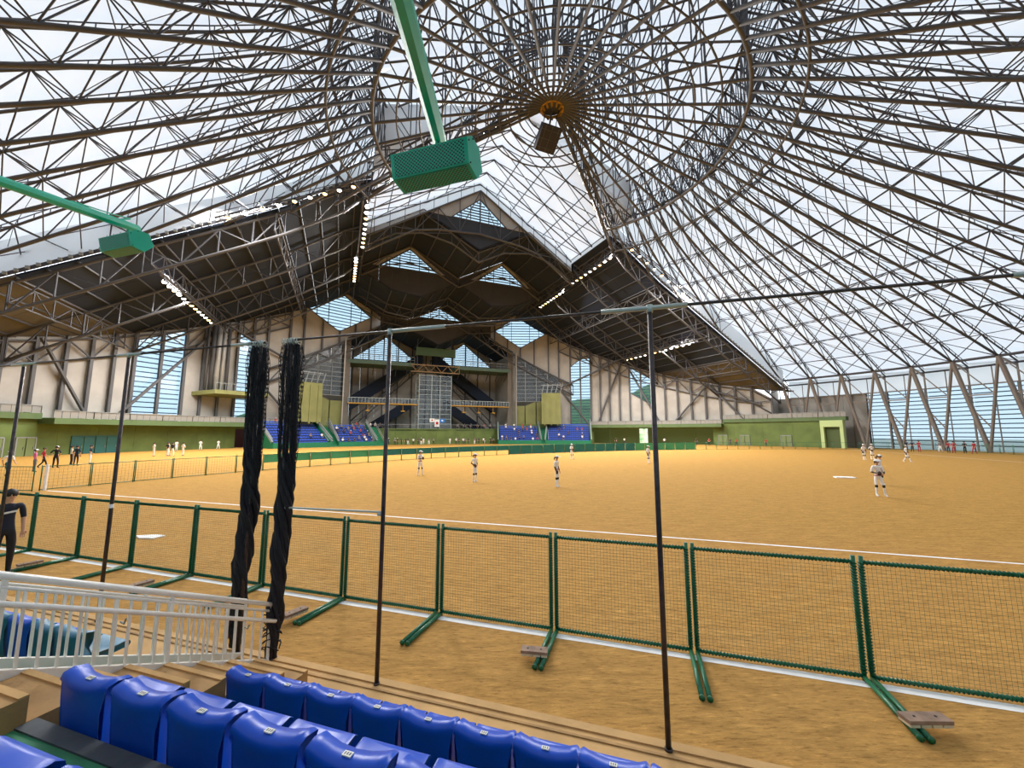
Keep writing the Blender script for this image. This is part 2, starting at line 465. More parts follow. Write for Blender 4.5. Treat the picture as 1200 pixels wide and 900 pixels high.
# ------------------------------------------------------------------ fixed dark roof
WING = [(0, 46), (22, 36.5), (31, 30.4), (66, 11.0)]
def zw(b): return interp(abs(b), WING)
roof = struct('ceiling.001')
def roof_quad(pts, m, th=.25, nm='roof_panel'):
    g = G(); g.prism([V(p) for p in pts], Z * th); return g.obj(nm, m, roof)
def cmax(b, R=66.6): return math.sqrt(max(0, R * R - b * b))
bs = [20] + [22 + 2.2 * k for k in range(20)] + [65.2]
for sg in (-1, 1):
    for b0, b1 in zip(bs, bs[1:]):
        e0, e1 = cmax(b0), cmax(b1)
        cuts = [A0] + [x for x in (23, 31, 39, 47, 55) if x < min(e0, e1) - 3]
        for k, a0 in enumerate(cuts):
            last = k == len(cuts) - 1
            aa0 = e0 if last else cuts[k + 1] - .06; aa1 = e1 if last else cuts[k + 1] - .06
            if max(aa0, aa1) <= a0 + .3: continue
            m = DARKTAN if b0 > 51 else DARKROOF
            roof_quad([ab(a0, sg * b0, zw(b0)), ab(aa0, sg * b0, zw(b0)), ab(aa1, sg * (b1 - .07), zw(b1 - .07)), ab(a0, sg * (b1 - .07), zw(b1 - .07))], m)
    # purlins along the axis
    for b in bs[1:-1]:
        g = G(); g.bar(ab(A0, sg * b, zw(b) - .12), ab(cmax(b, 65.8), sg * b, zw(b) - .12), .10, 4); g.obj('purlin', STEEL2, roof)
    # edge with its row of short brackets
    g = G()
    g.prism([ab(A0 - .5, sg * 20, zw(20) + .1), ab(A0 - .5, sg * 22, zw(22) + .1), ab(A0 - .5, sg * 31, zw(31) + .1), ab(A0 - .5, sg * 65, zw(65) + .1),
             ab(A0 - .5, sg * 65, zw(65) + .5), ab(A0 - .5, sg * 31, zw(31) + .5), ab(A0 - .5, sg * 22, zw(22) + .5), ab(A0 - .5, sg * 20, zw(20) + .5)], AX * .12)
    g.obj('eave_fascia', STEEL2, roof)
    g = G(); b = 20.2
    while b < 64.5:
        g.box(ab(A0 - .65, sg * b, zw(b) + .3), (.2, .3, .3), (AX, BX, Z)); b += .75
    g.obj('eave_bracket_row', GREY, roof)['kind'] = 'stuff'
    # membrane strip closing the gap between the eave and the dome
    n = 16; g = G()
    for k in range(n + 1):
        b = 20 + (64.3 - 20) * k / n; r = math.hypot(A0, b)
        g.v += [tuple(ab(A0, sg * b, zw(b) + .3)), tuple(ab(A0, sg * b, zm(r)))]
    g.f = [(2 * k, 2 * k + 2, 2 * k + 3, 2 * k + 1) for k in range(n)]; g.m = [0] * n
    g.obj('membrane_strip', MEMB, ceiling)
def lattice(p_top, p_bot, rc, rw, nm, par, alt=0, posts=True):
    # p_top / p_bot: equally long node lists
    t = G(); t.tube(p_top, rc, 5); o = t.obj(nm, STEEL, par, True)
    t = G(); t.tube(p_bot, rc, 6); t.obj('lower_chord', STEEL, o, True)
    t = G()
    for k in range(len(p_top)):
        if posts: t.bar(p_top[k], p_bot[k], rw, 4)
        if k + 1 < len(p_top):
            if (k + alt) % 2: t.bar(p_top[k], p_bot[k + 1], rw, 4)
            else: t.bar(p_bot[k], p_top[k + 1], rw, 4)
    c = t.obj('web_lacing', STEEL2, o); c['kind'] = 'stuff'
    return o
for sg in (-1, 1):
    for a in (A0 + .4, 27, 39, 51):
        bm = math.sqrt(65.2 ** 2 - a * a); n = max(4, int((bm - 20) / 3.2))
        bb = [20 + (bm - 20) * k / n for k in range(n + 1)]
        dpt = 3.0
        lattice([ab(a, sg * b, zw(b) - .35) for b in bb], [ab(a, sg * b, zw(b) - .35 - (dpt if k else 1.2)) for k, b in enumerate(bb)], .17, .09, 'rafter_truss', roof)
    for b in (21, 31, 42.5, 53):
        am = cmax(b, 65.2); n = max(3, int((am - A0) / 3.0))
        aa = [A0 + (am - A0) * k / n for k in range(n + 1)]
        lattice([ab(a, sg * b, zw(b) - .4) for a in aa], [ab(a, sg * b, zw(b) - 2.6) for a in aa], .12, .07, 'purlin_truss', roof)

# stepped gables of the centre
GB = 21.0
def gz(b): return 48.6 - .66 * abs(b)                                      # front gable
def mz(b): return interp(abs(b), [(0, 36.8), (10.5, 42.4), (20, 36.4), (23, 36.4)])
def wz(b): return interp(abs(b), [(0, 35.6), (8, 31.4), (14, 32.2), (22, 36.4)])
def vz(b): return interp(abs(b), [(0, 25.5), (11.5, 30.6), (22, 25.1)])
def level(zf, ks, a0, a1):
    ks = sorted(set(ks)); 
    for b0, b1 in zip(ks, ks[1:]):
        n = max(1, round((a1 - a0) / 5))
        for k in range(n):
            x0 = a0 + (a1 - a0) * k / n; x1 = a0 + (a1 - a0) * (k + 1) / n - .07
            roof_quad([ab(x0, b0, zf(b0)), ab(x1, b0, zf(b0)), ab(x1, b1 - .05, zf(b1)), ab(x0, b1 - .05, zf(b1))], DARKROOF)
        g = G(); g.bar(ab(a0, b0, zf(b0) - .2), ab(a1, b0, zf(b0) - .2), .12, 4); g.obj('purlin', STEEL2, roof)
level(mz, [-22, -20, -16.8, -13.6, -10.5, -7, -3.5, 0, 3.5, 7, 10.5, 13.6, 16.8, 20, 22], 28, 43)
level(wz, [-22.5, -18, -14], 61, 65)
level(wz, [14, 18, 22.5], 61, 65)
level(wz, [-22, -18, -14, -11, -8, -5.3, -2.6, 0, 2.6, 5.3, 8, 11, 14, 18, 22], 43, 61)
level(vz, [-14.5, -11.5, -7.6, -3.8, 0, 3.8, 7.6, 11.5, 14.5], 61, 64.5)
for sg in (-1, 1):
    level(vz, sorted([sg * 22.4, sg * 18.5]), 62.3, 64.5); level(vz, sorted([sg * 18.5, sg * 14.4]), 63.4, 64.5)
level(vz, [-22.3, -18.5, -15, -11.5, -7.6, -3.8, 0, 3.8, 7.6, 11.5, 15, 18.5, 22.3], 64.5, 77.2)
for a, zf, kn in ((28.5, mz, [-20, -15.2, -10.5, -5.2, 0, 5.2, 10.5, 15.2, 20]), (42.5, mz, [-20, -15.2, -10.5, -5.2, 0, 5.2, 10.5, 15.2, 20]),
                  (52, wz, [-20, -14, -11, -8, -4, 0, 4, 8, 11, 14, 20]), (60.5, wz, [-20, -14, -11, -8, -4, 0, 4, 8, 11, 14, 20])):
    lattice([ab(a, b, zf(b) - .3) for b in kn], [ab(a, b, min(zf(b) - 2.2, zf(0) + 1.5 if zf is mz else 99)) for b in kn], .16, .08, 'gable_truss', roof)
# front gable truss seen against the skylight
kn = [-20, -16, -12, -8, -4, 0, 4, 8, 12, 16, 20]
lattice([ab(27.6, b, gz(b) - .1) for b in kn], [ab(27.6, b, min(gz(b) - 2.6, 39.8 - .1 * abs(b))) for b in kn], .18, .09, 'gable_truss', roof)

# ------------------------------------------------------------------ panelled walls and louvred windows
def strip_wall(par, pos, out, knots, zlo, zhi, holes, m, nm='wall_panel', gap=.05, th=.25):
    for x0, x1 in zip(knots, knots[1:]):
        xm = (x0 + x1) / 2; segs = [(zlo, zhi)]
        for (h0, h1, lo, hi) in holes:
            if h0 - 1e-6 <= x0 and x1 <= h1 + 1e-6:
                segs = [(zlo, lo), (hi, zhi)]
        for lo, hi in segs:
            a0, a1, b0, b1 = lo(x0), lo(x1), hi(x0), hi(x1)
            if b0 - a0 < .04 and b1 - a1 < .04: continue
            b0 = max(b0, a0); b1 = max(b1, a1)
            s = gap * (1 if x1 > x0 else -1) * (abs(x1 - x0) / max(.01, (pos(x1, 0) - pos(x0, 0)).length))
            P = [pos(x0, a0), pos(x1 - s, a1), pos(x1 - s, b1), pos(x0, b0)]
            g = G(); g.prism(P, out(xm) * th); g.obj(nm, m, par)
WN = [0]
def make_window(pos, out, poly, mullions, dz, gl=None, slatm=None, sep=True, frame=.09):
    WN[0] += 1
    w_ = G(); w_.poly([pos(x, z) + out(x) * .12 for x, z in poly]); o = w_.obj('window_%d' % WN[0], gl or GLASSB); o['kind'] = 'structure'
    g = G()
    for (x0, z0), (x1, z1) in zip(poly, poly[1:] + poly[:1]): g.bar(pos(x0, z0), pos(x1, z1), frame * 1.4, 4)
    g.obj('window_frame', STEEL2, o)
    def span(z):
        xs = []
        for (x0, z0), (x1, z1) in zip(poly, poly[1:] + poly[:1]):
            if (z0 - z) * (z1 - z) < 0: xs.append(x0 + (x1 - x0) * (z - z0) / (z1 - z0))
        return (min(xs), max(xs)) if len(xs) >= 2 else None
    def vspan(x):
        zs = []
        for (x0, z0), (x1, z1) in zip(poly, poly[1:] + poly[:1]):
            if (x0 - x) * (x1 - x) < 0: zs.append(z0 + (z1 - z0) * (x - x0) / (x1 - x0))
        return (min(zs), max(zs)) if len(zs) >= 2 else None
    for x in mullions:
        v = vspan(x)
        if v: gg = G(); gg.bar(pos(x, v[0]), pos(x, v[1]), frame, 4); gg.obj('mullion', STEEL2, o)
    z = min(p[1] for p in poly) + dz * .6; top = max(p[1] for p in poly); j = G()
    while z < top - .1:
        s_ = span(z)
        if s_:
            q = G() if sep else j
            p0, p1 = pos(s_[0], z) + out(s_[0]) * .35, pos(s_[1], z) + out(s_[1]) * .35
            d = (p1 - p0).normalized(); n_ = out((s_[0] + s_[1]) / 2)
            q.prism([p0 - Z * .07, p0 + n_ * .22 - Z * .12, p0 + n_ * .22 - Z * .02, p0 + Z * .03], p1 - p0)
            if sep: q.obj('louvre_slat', slatm or SLAT, o)
        z += dz
    if not sep and j.v: jo = j.obj('louvre_slat_set', slatm or SLAT, o); jo['kind'] = 'stuff'
    return o

cyl = lambda az, z: pol(RW, az, z)
cout = lambda az: (pol(1, az) - CEN)
def b_of(az): return RW * math.sin(R_(az))
def hall_line(az): return 15.9 + (36.3 - abs(b_of(az))) * .607
def roofline(az): return min(zw(b_of(az)), 99) if abs(az) < 74.8 else 10.3
wall_far = struct('wall_far')
base_z = lambda az: 4.8
def diamond(sg): return [(sg * 14.6, 31.6), (sg * 21.0, 36.3), (sg * 27.9, 31.2), (sg * 21.0, 26.8)]
def wall_run(knots, lo, hi, holes):
    strip_wall(wall_far, cyl, cout, sorted(knots), lo, hi, holes, BEIGE)
dlo = lambda az: interp(abs(az), [(14.6, 31.6), (21, 26.8), (27.9, 31.2)])
dhi = lambda az: interp(abs(az), [(14.6, 31.6), (21, 36.3), (27.9, 31.2)])
tops = lambda az: max(roofline(az), dhi(az) if 14.6 <= abs(az) <= 27.9 else 0) if abs(az) > 14.61 else 34.6
for sg in (-1, 1):
    wall_run([sg * x for x in (8.6, 11.5, 14.6, 17.8, 21, 24.4, 27.9, 30.4)], hall_line, tops,
             [(min(sg * 14.6, sg * 27.9), max(sg * 14.6, sg * 27.9), dlo, dhi)])
    make_window(cyl, cout, diamond(sg), [sg * x for x in (16.7, 18.8, 21, 23.3, 25.6)], .75)
# tall windows: (az range, bottom fn, top fn)
w1 = [(33.2, 38.0), (47.0, 52.0)]
t1 = lambda az: interp(abs(az), [(33.2, 21.2), (36.8, 24.2), (38.0, 23.4)])
t2 = lambda az: interp(abs(az), [(47, 20.3), (52, 16.6)])
b2r = lambda az: interp(az, [(47, 13.4), (52, 9.8)])
low = lambda az: 4.85
# right wall
kr = [30.4, 33.2, 35.6, 38.0, 40.2, 42.4, 44.7, 47, 49.5, 52, 54.6, 57.2, 60, 62.8, 65.6, 68.4, 71.4, 74.8]
wall_run(kr, low, roofline, [(33.2, 38.0, low, t1), (47, 52, b2r, t2)])
make_window(cyl, cout, [(33.2, 4.9), (38, 4.9), (38, t1(38)), (36.8, t1(36.8)), (33.2, t1(33.2))], [35.6], .8)
make_window(cyl, cout, [(47, 13.4), (52, 9.8), (52, 16.6), (47, 20.3)], [49.5], .8)
kr2 = [74.4, 78, 81.2, 84.3, 87.4]
for sg in (-1, 1):
    g = G(); g.prism([pol(65.8, sg * 74.7, 0), pol(69.9, sg * 74.7, 0), pol(69.9, sg * 74.7, 15.5), pol(65.8, sg * 74.7, 13.5)], BX * .15); g.obj('wall_panel', BEIGE, wall_far)
make_window(lambda az, z: pol(69.6, az, z), cout, [(87.4, 0), (90, 0), (90, 10.3), (87.4, 10.3)], [], .68, GLASSG)
strip_wall(wall_far, lambda az, z: pol(69.6, az, z), cout, kr2, lambda az: 0, lambda az: 10.3, [], BEIGE)
# left wall
kl = [-88, -85, -82, -78.5, -74.8, -71.4, -68.4, -65.6, -62.8, -60, -57.5, -55.1, -52.8, -49.6, -46.5, -44, -41.5, -39, -36.6, -34.2, -30.4]
t1l = lambda az: interp(az, [(-52.8, 17.2), (-46.5, 20.6)])
t2l = lambda az: interp(az, [(-39, 22.4), (-34.2, 19.6)])
wall_run(kl, low, roofline, [(-52.8, -46.5, low, t1l), (-39, -34.2, low, t2l)])
make_window(cyl, cout, [(-52.8, 4.9), (-46.5, 4.9), (-46.5, 20.6), (-52.8, 17.2)], [-49.6], .8)
make_window(cyl, cout, [(-39, 4.9), (-34.2, 4.9), (-34.2, 19.6), (-39, 22.4)], [-36.6], .8)
# steel posts and braces on the wall face
inn = lambda az, z: pol(RW - .45, az, z)
for k in (kr, kl):
    for j, az in enumerate(k):
        if abs(az) > 75: continue
        g = G(); g.box((inn(az, 4.9) + inn(az, roofline(az))) / 2, (.32, .4, roofline(az) - 4.9), (cout(az), cout(az).cross(Z), Z)); g.obj('wall_post', STEEL, wall_far)
    ks = [az for az in sorted(k, key=abs) if abs(az) <= 75]
    lattice([inn(az, roofline(az) - .5) for az in ks], [inn(az, roofline(az) - 3.4) for az in ks], .15, .11, 'wall_truss', wall_far)
for p, q in (((-72, 5), (-62, 14)), ((-62.6, 15), (-57.6, 5.5)), ((-54.5, 5), (-43, 21)), ((-31, 18.5), (-43, 24)), ((-31, 8), (-37, 15)),
             ((30.6, 15.2), (37.5, 5)), ((30.6, 15.2), (45.5, 22.5)), ((39.5, 5), (45.5, 22.5)), ((45.8, 22.5), (53.5, 5)), ((56, 5), (63.5, 14.5)), ((63.5, 14.5), (70.5, 5)), ((64, 13), (73, 9))):
    g = G(); g.bar(inn(*p) - cout(p[0]) * .2, inn(*q) - cout(q[0]) * .2, .24, 6); g.obj('wall_brace', STEEL, wall_far)

for sg in (-1, 1):
    for az in (8.6, 11.5, 14.6, 17.8, 21, 24.4, 27.9):
        segs_ = [(hall_line(az), tops(sg * az))] if not 14.6 < az < 27.9 else [(hall_line(az), dlo(az))]
        for z0, z1 in segs_:
            g = G(); g.box(inn(sg * az, (z0 + z1) / 2), (.3, .35, z1 - z0), (cout(sg * az), cout(sg * az).cross(Z), Z)); g.obj('wall_post', STEEL, wall_far)

# gable end walls with their triangular windows
def planeA(a): return (lambda b, z: ab(a, b, z)), (lambda b: AX)
gw_ = struct('wall_gable')
def gable(a, knots, lo, hi, wins, m):
    pos, out = planeA(a); holes = []
    for (x0, xm, x1, zb, zt) in wins:
        holes.append((x0, x1, (lambda b, zb=zb: zb), (lambda b, x0=x0, xm=xm, x1=x1, zb=zb, zt=zt: interp(b, [(x0, zb), (xm, zt), (x1, zb)]))))
    ks = sorted(set(knots + [x for w_ in wins for x in w_[:3]]))
    strip_wall(gw_, pos, out, ks, lo, hi, holes, m, th=.2, gap=.02)
    for (x0, xm, x1, zb, zt) in wins:
        n = 5; make_window(pos, out, [(x0, zb), (x1, zb), (xm, zt)], [x0 + (x1 - x0) * (k + 1) / (n + 1) for k in range(n)], .55)
DG = mat('gable_sheet', '#3c3b3d', .8, 0, .1, .5)
gable(28, [-21, -20, -17, -13, -10.5, -8, 8, 10.5, 13, 17, 20, 21], lambda b: min(mz(b), gz(b)), gz, [(-5.4, 0, 5.4, 42.3, 46.9)], mat('front_gable_sheet', '#33363c', .8, 0, .1, .5))
for sg in (-1, 1):
    g = G(); g.prism([ab(27.85, 0, 47.0), ab(27.85, sg * 5.6, 42.2), ab(27.85, sg * 9.6, 42.2), ab(27.85, 0, 48.5)], AX * .1); g.obj('gable_trim', BEIGE, gw_)
    for z0, z1, a_, bm_ in ((41.7, 42.7, 42.85, 10.6), ):
        g = G(); g.prism([ab(a_, sg * (bm_ - 6.6), 37.0), ab(a_, sg * bm_, z0), ab(a_, sg * bm_, z1 - .3), ab(a_, sg * (bm_ - 7.6), 37.0)], AX * .1); g.obj('gable_trim', BEIGE, gw_)
        g = G(); g.prism([ab(a_, sg * (bm_ + 6.3), 37.0), ab(a_, sg * bm_, z0), ab(a_, sg * bm_, z1 - .3), ab(a_, sg * (bm_ + 7.3), 37.0)], AX * .1); g.obj('gable_trim', BEIGE, gw_)
gable(43, [-22, -20, -14, -8, -3, 0, 3, 8, 14, 20, 22], lambda b: min(wz(b), mz(b)), mz, [(-16.6, -10.5, -4.4, 37.0, 41.6), (4.4, 10.5, 16.6, 37.0, 41.6)], DG)
gable(61, [-14.5, -14, -11.5, -8, 8, 11.5, 14, 14.5], lambda b: min(vz(b), wz(b)), wz, [(-6.6, 0, 6.6, 32.2, 35.2)], DG)
gable(77, [-22.3, -18, -14, -6, 0, 6, 14, 18, 22.3], lambda b: -.1, vz, [(-20.5, -11.5, -2.5, 23.0, 30.0), (2.5, 11.5, 20.5, 23.0, 30.0)], BEIGE)
for sg in (-1, 1):      # side walls of the entrance hall
    strip_wall(gw_, lambda a, z, sg=sg: ab(a, sg * 22, z), lambda a, sg=sg: BX * sg, [60.9, 65, 69, 73, 77.2], lambda a: -.1, lambda a: 25.2, [], BEIGE)
for b in [-20, -16, -12, -8, -4, 0, 4, 8, 12, 16, 20]:
    g = G(); g.box(ab(76.7, b, vz(b) / 2), (.35, .3, vz(b)), (AX, BX, Z)); g.obj('wall_post', STEEL, gw_)
for sg in (-1, 1):      # inclined trusses over the hall mouth
    n = 10; bb = [36.3 - 27.5 * k / n for k in range(n + 1)]
    lattice([ab(math.sqrt(65.2 ** 2 - b * b) if b > 20 else 62, sg * b, 15.9 + (36.3 - b) * .607) for b in bb],
            [ab(math.sqrt(65.2 ** 2 - b * b) if b > 20 else 62, sg * b, 13.2 + (36.3 - b) * .607) for b in bb], .24, .12, 'hall_truss', gw_)
    lattice([ab(75.5, sg * b, 24 - .95 * abs(b - 1)) for b in (1, 5, 9, 13, 17, 20)], [ab(75.5, sg * b, 22 - .95 * abs(b - 1)) for b in (1, 5, 9, 13, 17, 20)], .2, .1, 'hall_truss', gw_)

# skylight of membrane over the notch, its ridge, purlins and end walls
def kz(b): return 50.6 - .60 * abs(b)
sky = struct('ceiling.002')
SK0 = 9.0
for sg in (-1, 1):
    for k in range(4):
        a0 = SK0 + (28 - SK0) * k / 4; a1 = SK0 + (28 - SK0) * (k + 1) / 4
        G().poly([ab(a0, 0, kz(0)), ab(a1, 0, kz(0)), ab(a1, sg * 20, kz(20)), ab(a0, sg * 20, kz(20))]).obj('skylight_panel', MEMB, sky)
    G().poly([ab(SK0, sg * 20, kz(20)), ab(28, sg * 20, kz(20)), ab(28, sg * 20, zw(20) + .2), ab(SK0, sg * 20, zw(20) + .2)]).obj('skylight_side', MEMB, sky)
    for k in range(1, 7):
        b = sg * k * 20 / 6; g = G(); g.bar(ab(SK0, b, kz(b) - .2), ab(27.9, b, kz(b) - .2), .09, 4); g.obj('skylight_purlin', STEEL2, sky)
    for k in range(6):
        a = SK0 + .3 + (27.7 - SK0) * k / 5; g = G(); g.bar(ab(a, 0, kz(0) - .5), ab(a, sg * 20, kz(20) - .5), .12, 5); g.obj('skylight_rafter', STEEL, sky)
        if k < 5:
            a2 = SK0 + .3 + (27.7 - SK0) * (k + 1) / 5; g = G()
            for (b0, b1) in ((0, 10), (10, 20)):
                g.bar(ab(a, sg * b0, kz(b0) - .7), ab(a2, sg * b1, kz(b1) - .7), .07, 4); g.bar(ab(a2, sg * b0, kz(b0) - .7), ab(a, sg * b1, kz(b1) - .7), .07, 4)
            g.obj('skylight_brace', STEEL2, sky)
    G().poly([ab(SK0, 0, kz(0)), ab(SK0, sg * 20, kz(20)), ab(SK0, sg * 20, zm(math.hypot(SK0, 20))), ab(SK0, sg * 10, zm(math.hypot(SK0, 10))), ab(SK0, 0, zm(SK0))]).obj('skylight_end', MEMB, sky)
    G().poly([ab(28, 0, kz(0)), ab(28, sg * 20, kz(20)), ab(28, sg * 20, gz(20)), ab(28, 0, gz(0))]).obj('skylight_end', MEMB, sky)
    for k in range(8):
        b = sg * (k + .5) * 2.5; g = G(); g.bar(ab(27.8, b, kz(b)), ab(27.8, b, gz(b)), .06, 4); g.obj('skylight_stud', STEEL2, sky)

for sg in (-1, 1):
    P = [ab(2 + 13 * k / 8, sg * (2.5 + 17.5 * k / 8), 43.2 - 7.6 * k / 8) for k in range(9)]
    lattice([p + Z * 3.2 for p in P], P, .2, .1, 'edge_truss', sky)
    lattice([p + Z * 3.2 + AX * -1.6 for p in P], [p + AX * -1.6 for p in P], .14, .08, 'edge_truss', sky)

# ------------------------------------------------------------------ V columns and louvred glazing of the open side
colm = G(); P0 = V((66, 0, .0)); t_ = -R_(STEP)
def lq(r, z, i): return lp(r, z, i)
gA = G(); gA.bar(lq(66.6, .0, .5), lq(66, zc(66), 0), .30, 6); ma = gA.mesh('column_leg', KNEE, True)
gB = G(); gB.bar(lq(66.6, .0, .5), lq(66, zc(66), 1), .19, 6); mb_ = gB.mesh('column_leg_slim', KNEE, True)
gC = G()
gC.bar(lq(66.3, 6.5, .27), lq(68.9, 10.3, 0), .10, 4); gC.bar(lq(66.3, 6.5, .27), lq(66.4, 3.4, .64), .1, 4); gC.bar(lq(66.2, 8.5, .2), lq(66.2, 8.5, .81), .12, 4)
gC.bar(lq(66, zc(66), 0), lq(69.4, 12.6, 0), .12, 4); gC.bar(lq(66, zc(66), 0), lq(66.2, 8.5, .81), .09, 4); mc = gC.mesh('column_brace', KNEE)
gD = G(); gD.bar(lq(69.3, 0, 0), lq(69.3, 13, 0), .13, 4); gD.bar(lq(69.3, 0, .5), lq(69.3, 13, .5), .08, 4); gD.bar(lq(69.3, 10.3, 0), lq(69.3, 10.3, 1), .14, 4); md = gD.mesh('glazing_post', KNEE)
colg = struct('wall_open_side')
for az in fulls:
    t = link('column', ma, colg, local=True, mtx=ROTC(az))
    for me, nm in ((mb_, 'column_leg'), (mc, 'column_brace'), (md, 'glazing_post')): link(nm, me, t, local=True)
gsl = G()
for k in range(14):
    z = .9 + k * .68; a_ = lq(69.75, z, .01); b_ = lq(69.75, z, .99)
    n_ = V((1, -.04, 0)); gsl.prism([a_ - Z * .07, a_ + n_ * .2 - Z * .12, a_ + n_ * .2 - Z * .02, a_ + Z * .03], b_ - a_)
slats_joined = gsl.mesh('louvre_slat_set', SLAT)
gs1 = G(); a_ = lq(69.75, 0, .01); b_ = lq(69.75, 0, .99); gs1.prism([a_ - Z * .07, a_ + V((.2, 0, -.12)), a_ + V((.2, 0, -.02)), a_ + Z * .03], b_ - a_)
slat1 = gs1.mesh('louvre_slat', SLAT)
gg_ = G(); gg_.poly([lq(69.6, 0, 0), lq(69.6, 0, 1), lq(69.6, 10.3, 1), lq(69.6, 10.3, 0)]); pane_me = gg_.mesh('glazing_pane', GLASSG)
for az in fulls:
    if az < 89 or az + STEP > 287: continue
    WN[0] += 1
    o = link('window_%d' % WN[0], pane_me); o.matrix_basis = ROTC(az); o['kind'] = 'structure'
    if az < 112:
        for k in range(14):
            s_ = link('louvre_slat', slat1, o, local=True); s_.location = (0, 0, .9 + k * .68)
    else:
        s_ = link('louvre_slat_set', slats_joined, o, local=True); s_['kind'] = 'stuff'

# ------------------------------------------------------------------ green base wall with balcony
gw2 = struct('wall_base')
rb = 65.2
def bpos(az, z): return pol(rb, az, z)
recess = [(-38.5, -30.5), (38.5, 64)]
ks = [-88 + 4 * k for k in range(13)] + [-38.5, -34.5, -30.5, -26, -22, -19]
strip_wall(gw2, bpos, cout, ks, lambda a: 0, lambda a: 4.6, [(-38.5, -30.5, lambda a: 0, lambda a: 3.6)], GREENW, gap=.02, th=.6)
ks = [19, 22, 26, 30, 34, 38.5, 43, 48, 53, 58, 64, 68, 73, 78, 83]
strip_wall(gw2, bpos, cout, ks, lambda a: 0, lambda a: 5.2, [(38.5, 64, lambda a: 0, lambda a: 3.9)], GREENW, gap=.02, th=.6)
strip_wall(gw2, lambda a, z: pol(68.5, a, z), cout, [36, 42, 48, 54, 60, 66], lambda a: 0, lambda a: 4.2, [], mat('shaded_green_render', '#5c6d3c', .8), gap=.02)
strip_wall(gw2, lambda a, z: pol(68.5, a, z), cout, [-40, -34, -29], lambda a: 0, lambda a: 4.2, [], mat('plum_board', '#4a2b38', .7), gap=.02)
for a0, a1, r0, z0 in ((-62, -30, 62.8, 4.0), (-88, -62, 64.6, 4.6), (38, 66, 63.6, 4.2), (66, 86, 64.9, 5.2)):
    n = int((a1 - a0) / 4)
    for k in range(n):
        x0, x1 = a0 + (a1 - a0) * k / n, a0 + (a1 - a0) * (k + 1) / n
        g = G(); g.prism([pol(r0, x0, z0), pol(r0, x1, z0), pol(66, x1, z0), pol(66, x0, z0)], Z * .75); g.obj('balcony_slab', GREEND, gw2)
        g = G(); g.bar(pol(r0 + .2, x0, z0 + 1.7), pol(r0 + .2, x1, z0 + 1.7), .06, 4)
        for q in range(6): xx = x0 + (x1 - x0) * q / 5; g.bar(pol(r0 + .2, xx, z0 + .7), pol(r0 + .2, xx, z0 + 1.7), .035, 4)
        o = g.obj('balcony_rail', GREY, gw2)
        G().poly([pol(r0 + .25, x0, z0 + .8), pol(r0 + .25, x1, z0 + .8), pol(r0 + .25, x1, z0 + 1.65), pol(r0 + .25, x0, z0 + 1.65)]).obj('rail_panel', mat('rail_sheet', '#8d8a84', .5, .2), o)
# teal double door in the left wall, narrow doors and the portal on the right
DN = [0]
def door(azc, wid, hgt, m, leaves, rr=rb):
    DN[0] += 1
    o = empty('door_%d' % DN[0], pol(rr - .1, azc), 0); o['kind'] = 'structure'
    dw = math.degrees(wid / rr); fr = G()
    for s_ in (-1, 1): fr.bar(pol(rr - .12, azc + s_ * dw / 2, 0), pol(rr - .12, azc + s_ * dw / 2, hgt), .1, 4)
    fr.bar(pol(rr - .12, azc - dw / 2, hgt), pol(rr - .12, azc + dw / 2, hgt), .1, 4); fr.obj('door_frame', GREY if m is not TEALDOOR else TEALDOOR, o)
    for k in range(leaves):
        a0 = azc - dw / 2 + dw * k / leaves + .06; a1 = azc - dw / 2 + dw * (k + 1) / leaves - .06
        g = G(); g.prism([pol(rr - .08, a0, .02), pol(rr - .08, a1, .02), pol(rr - .08, a1, hgt - .05), pol(rr - .08, a0, hgt - .05)], cout(azc) * -.06); l_ = g.obj('door_leaf', m, o)
        g = G(); p = pol(rr - .2, a1 - .12, 1.0); g.box(p, (.08, .05, .35), (cout(azc), cout(azc).cross(Z), Z)); g.obj('door_handle', GREY, l_)
door(-56.3, 5.4, 2.4, TEALDOOR, 4)
DGR = mat('green_door_steel', '#6d7b4c', .6)
for a in (-62.8, -65.5, 65.8, 69.8, 76.8): door(a, 1.9, 2.3, DGR, 2)
pt = struct('trim_1')
for a, dw_ in ((82.4, .5), (85.2, .5)):
    g = G(); g.prism([pol(64.4, a, 0), pol(64.4, a + dw_, 0), pol(64.4, a + dw_, 5.2), pol(64.4, a, 5.2)], cout(a) * .9); g.obj('portal_jamb', GREENL, pt)
g = G(); g.prism([pol(64.38, 82.4, 4.0), pol(64.38, 85.7, 4.0), pol(64.38, 85.7, 5.25), pol(64.38, 82.4, 5.25)], cout(84) * .9); g.obj('portal_head', GREENL, pt)
g = G(); g.prism([pol(65.1, 82.9, 0), pol(65.1, 85.2, 0), pol(65.1, 85.2, 4), pol(65.1, 82.9, 4)], cout(84) * .1); g.obj('portal_back', mat('portal_shutter', '#4d5a34', .8), pt)

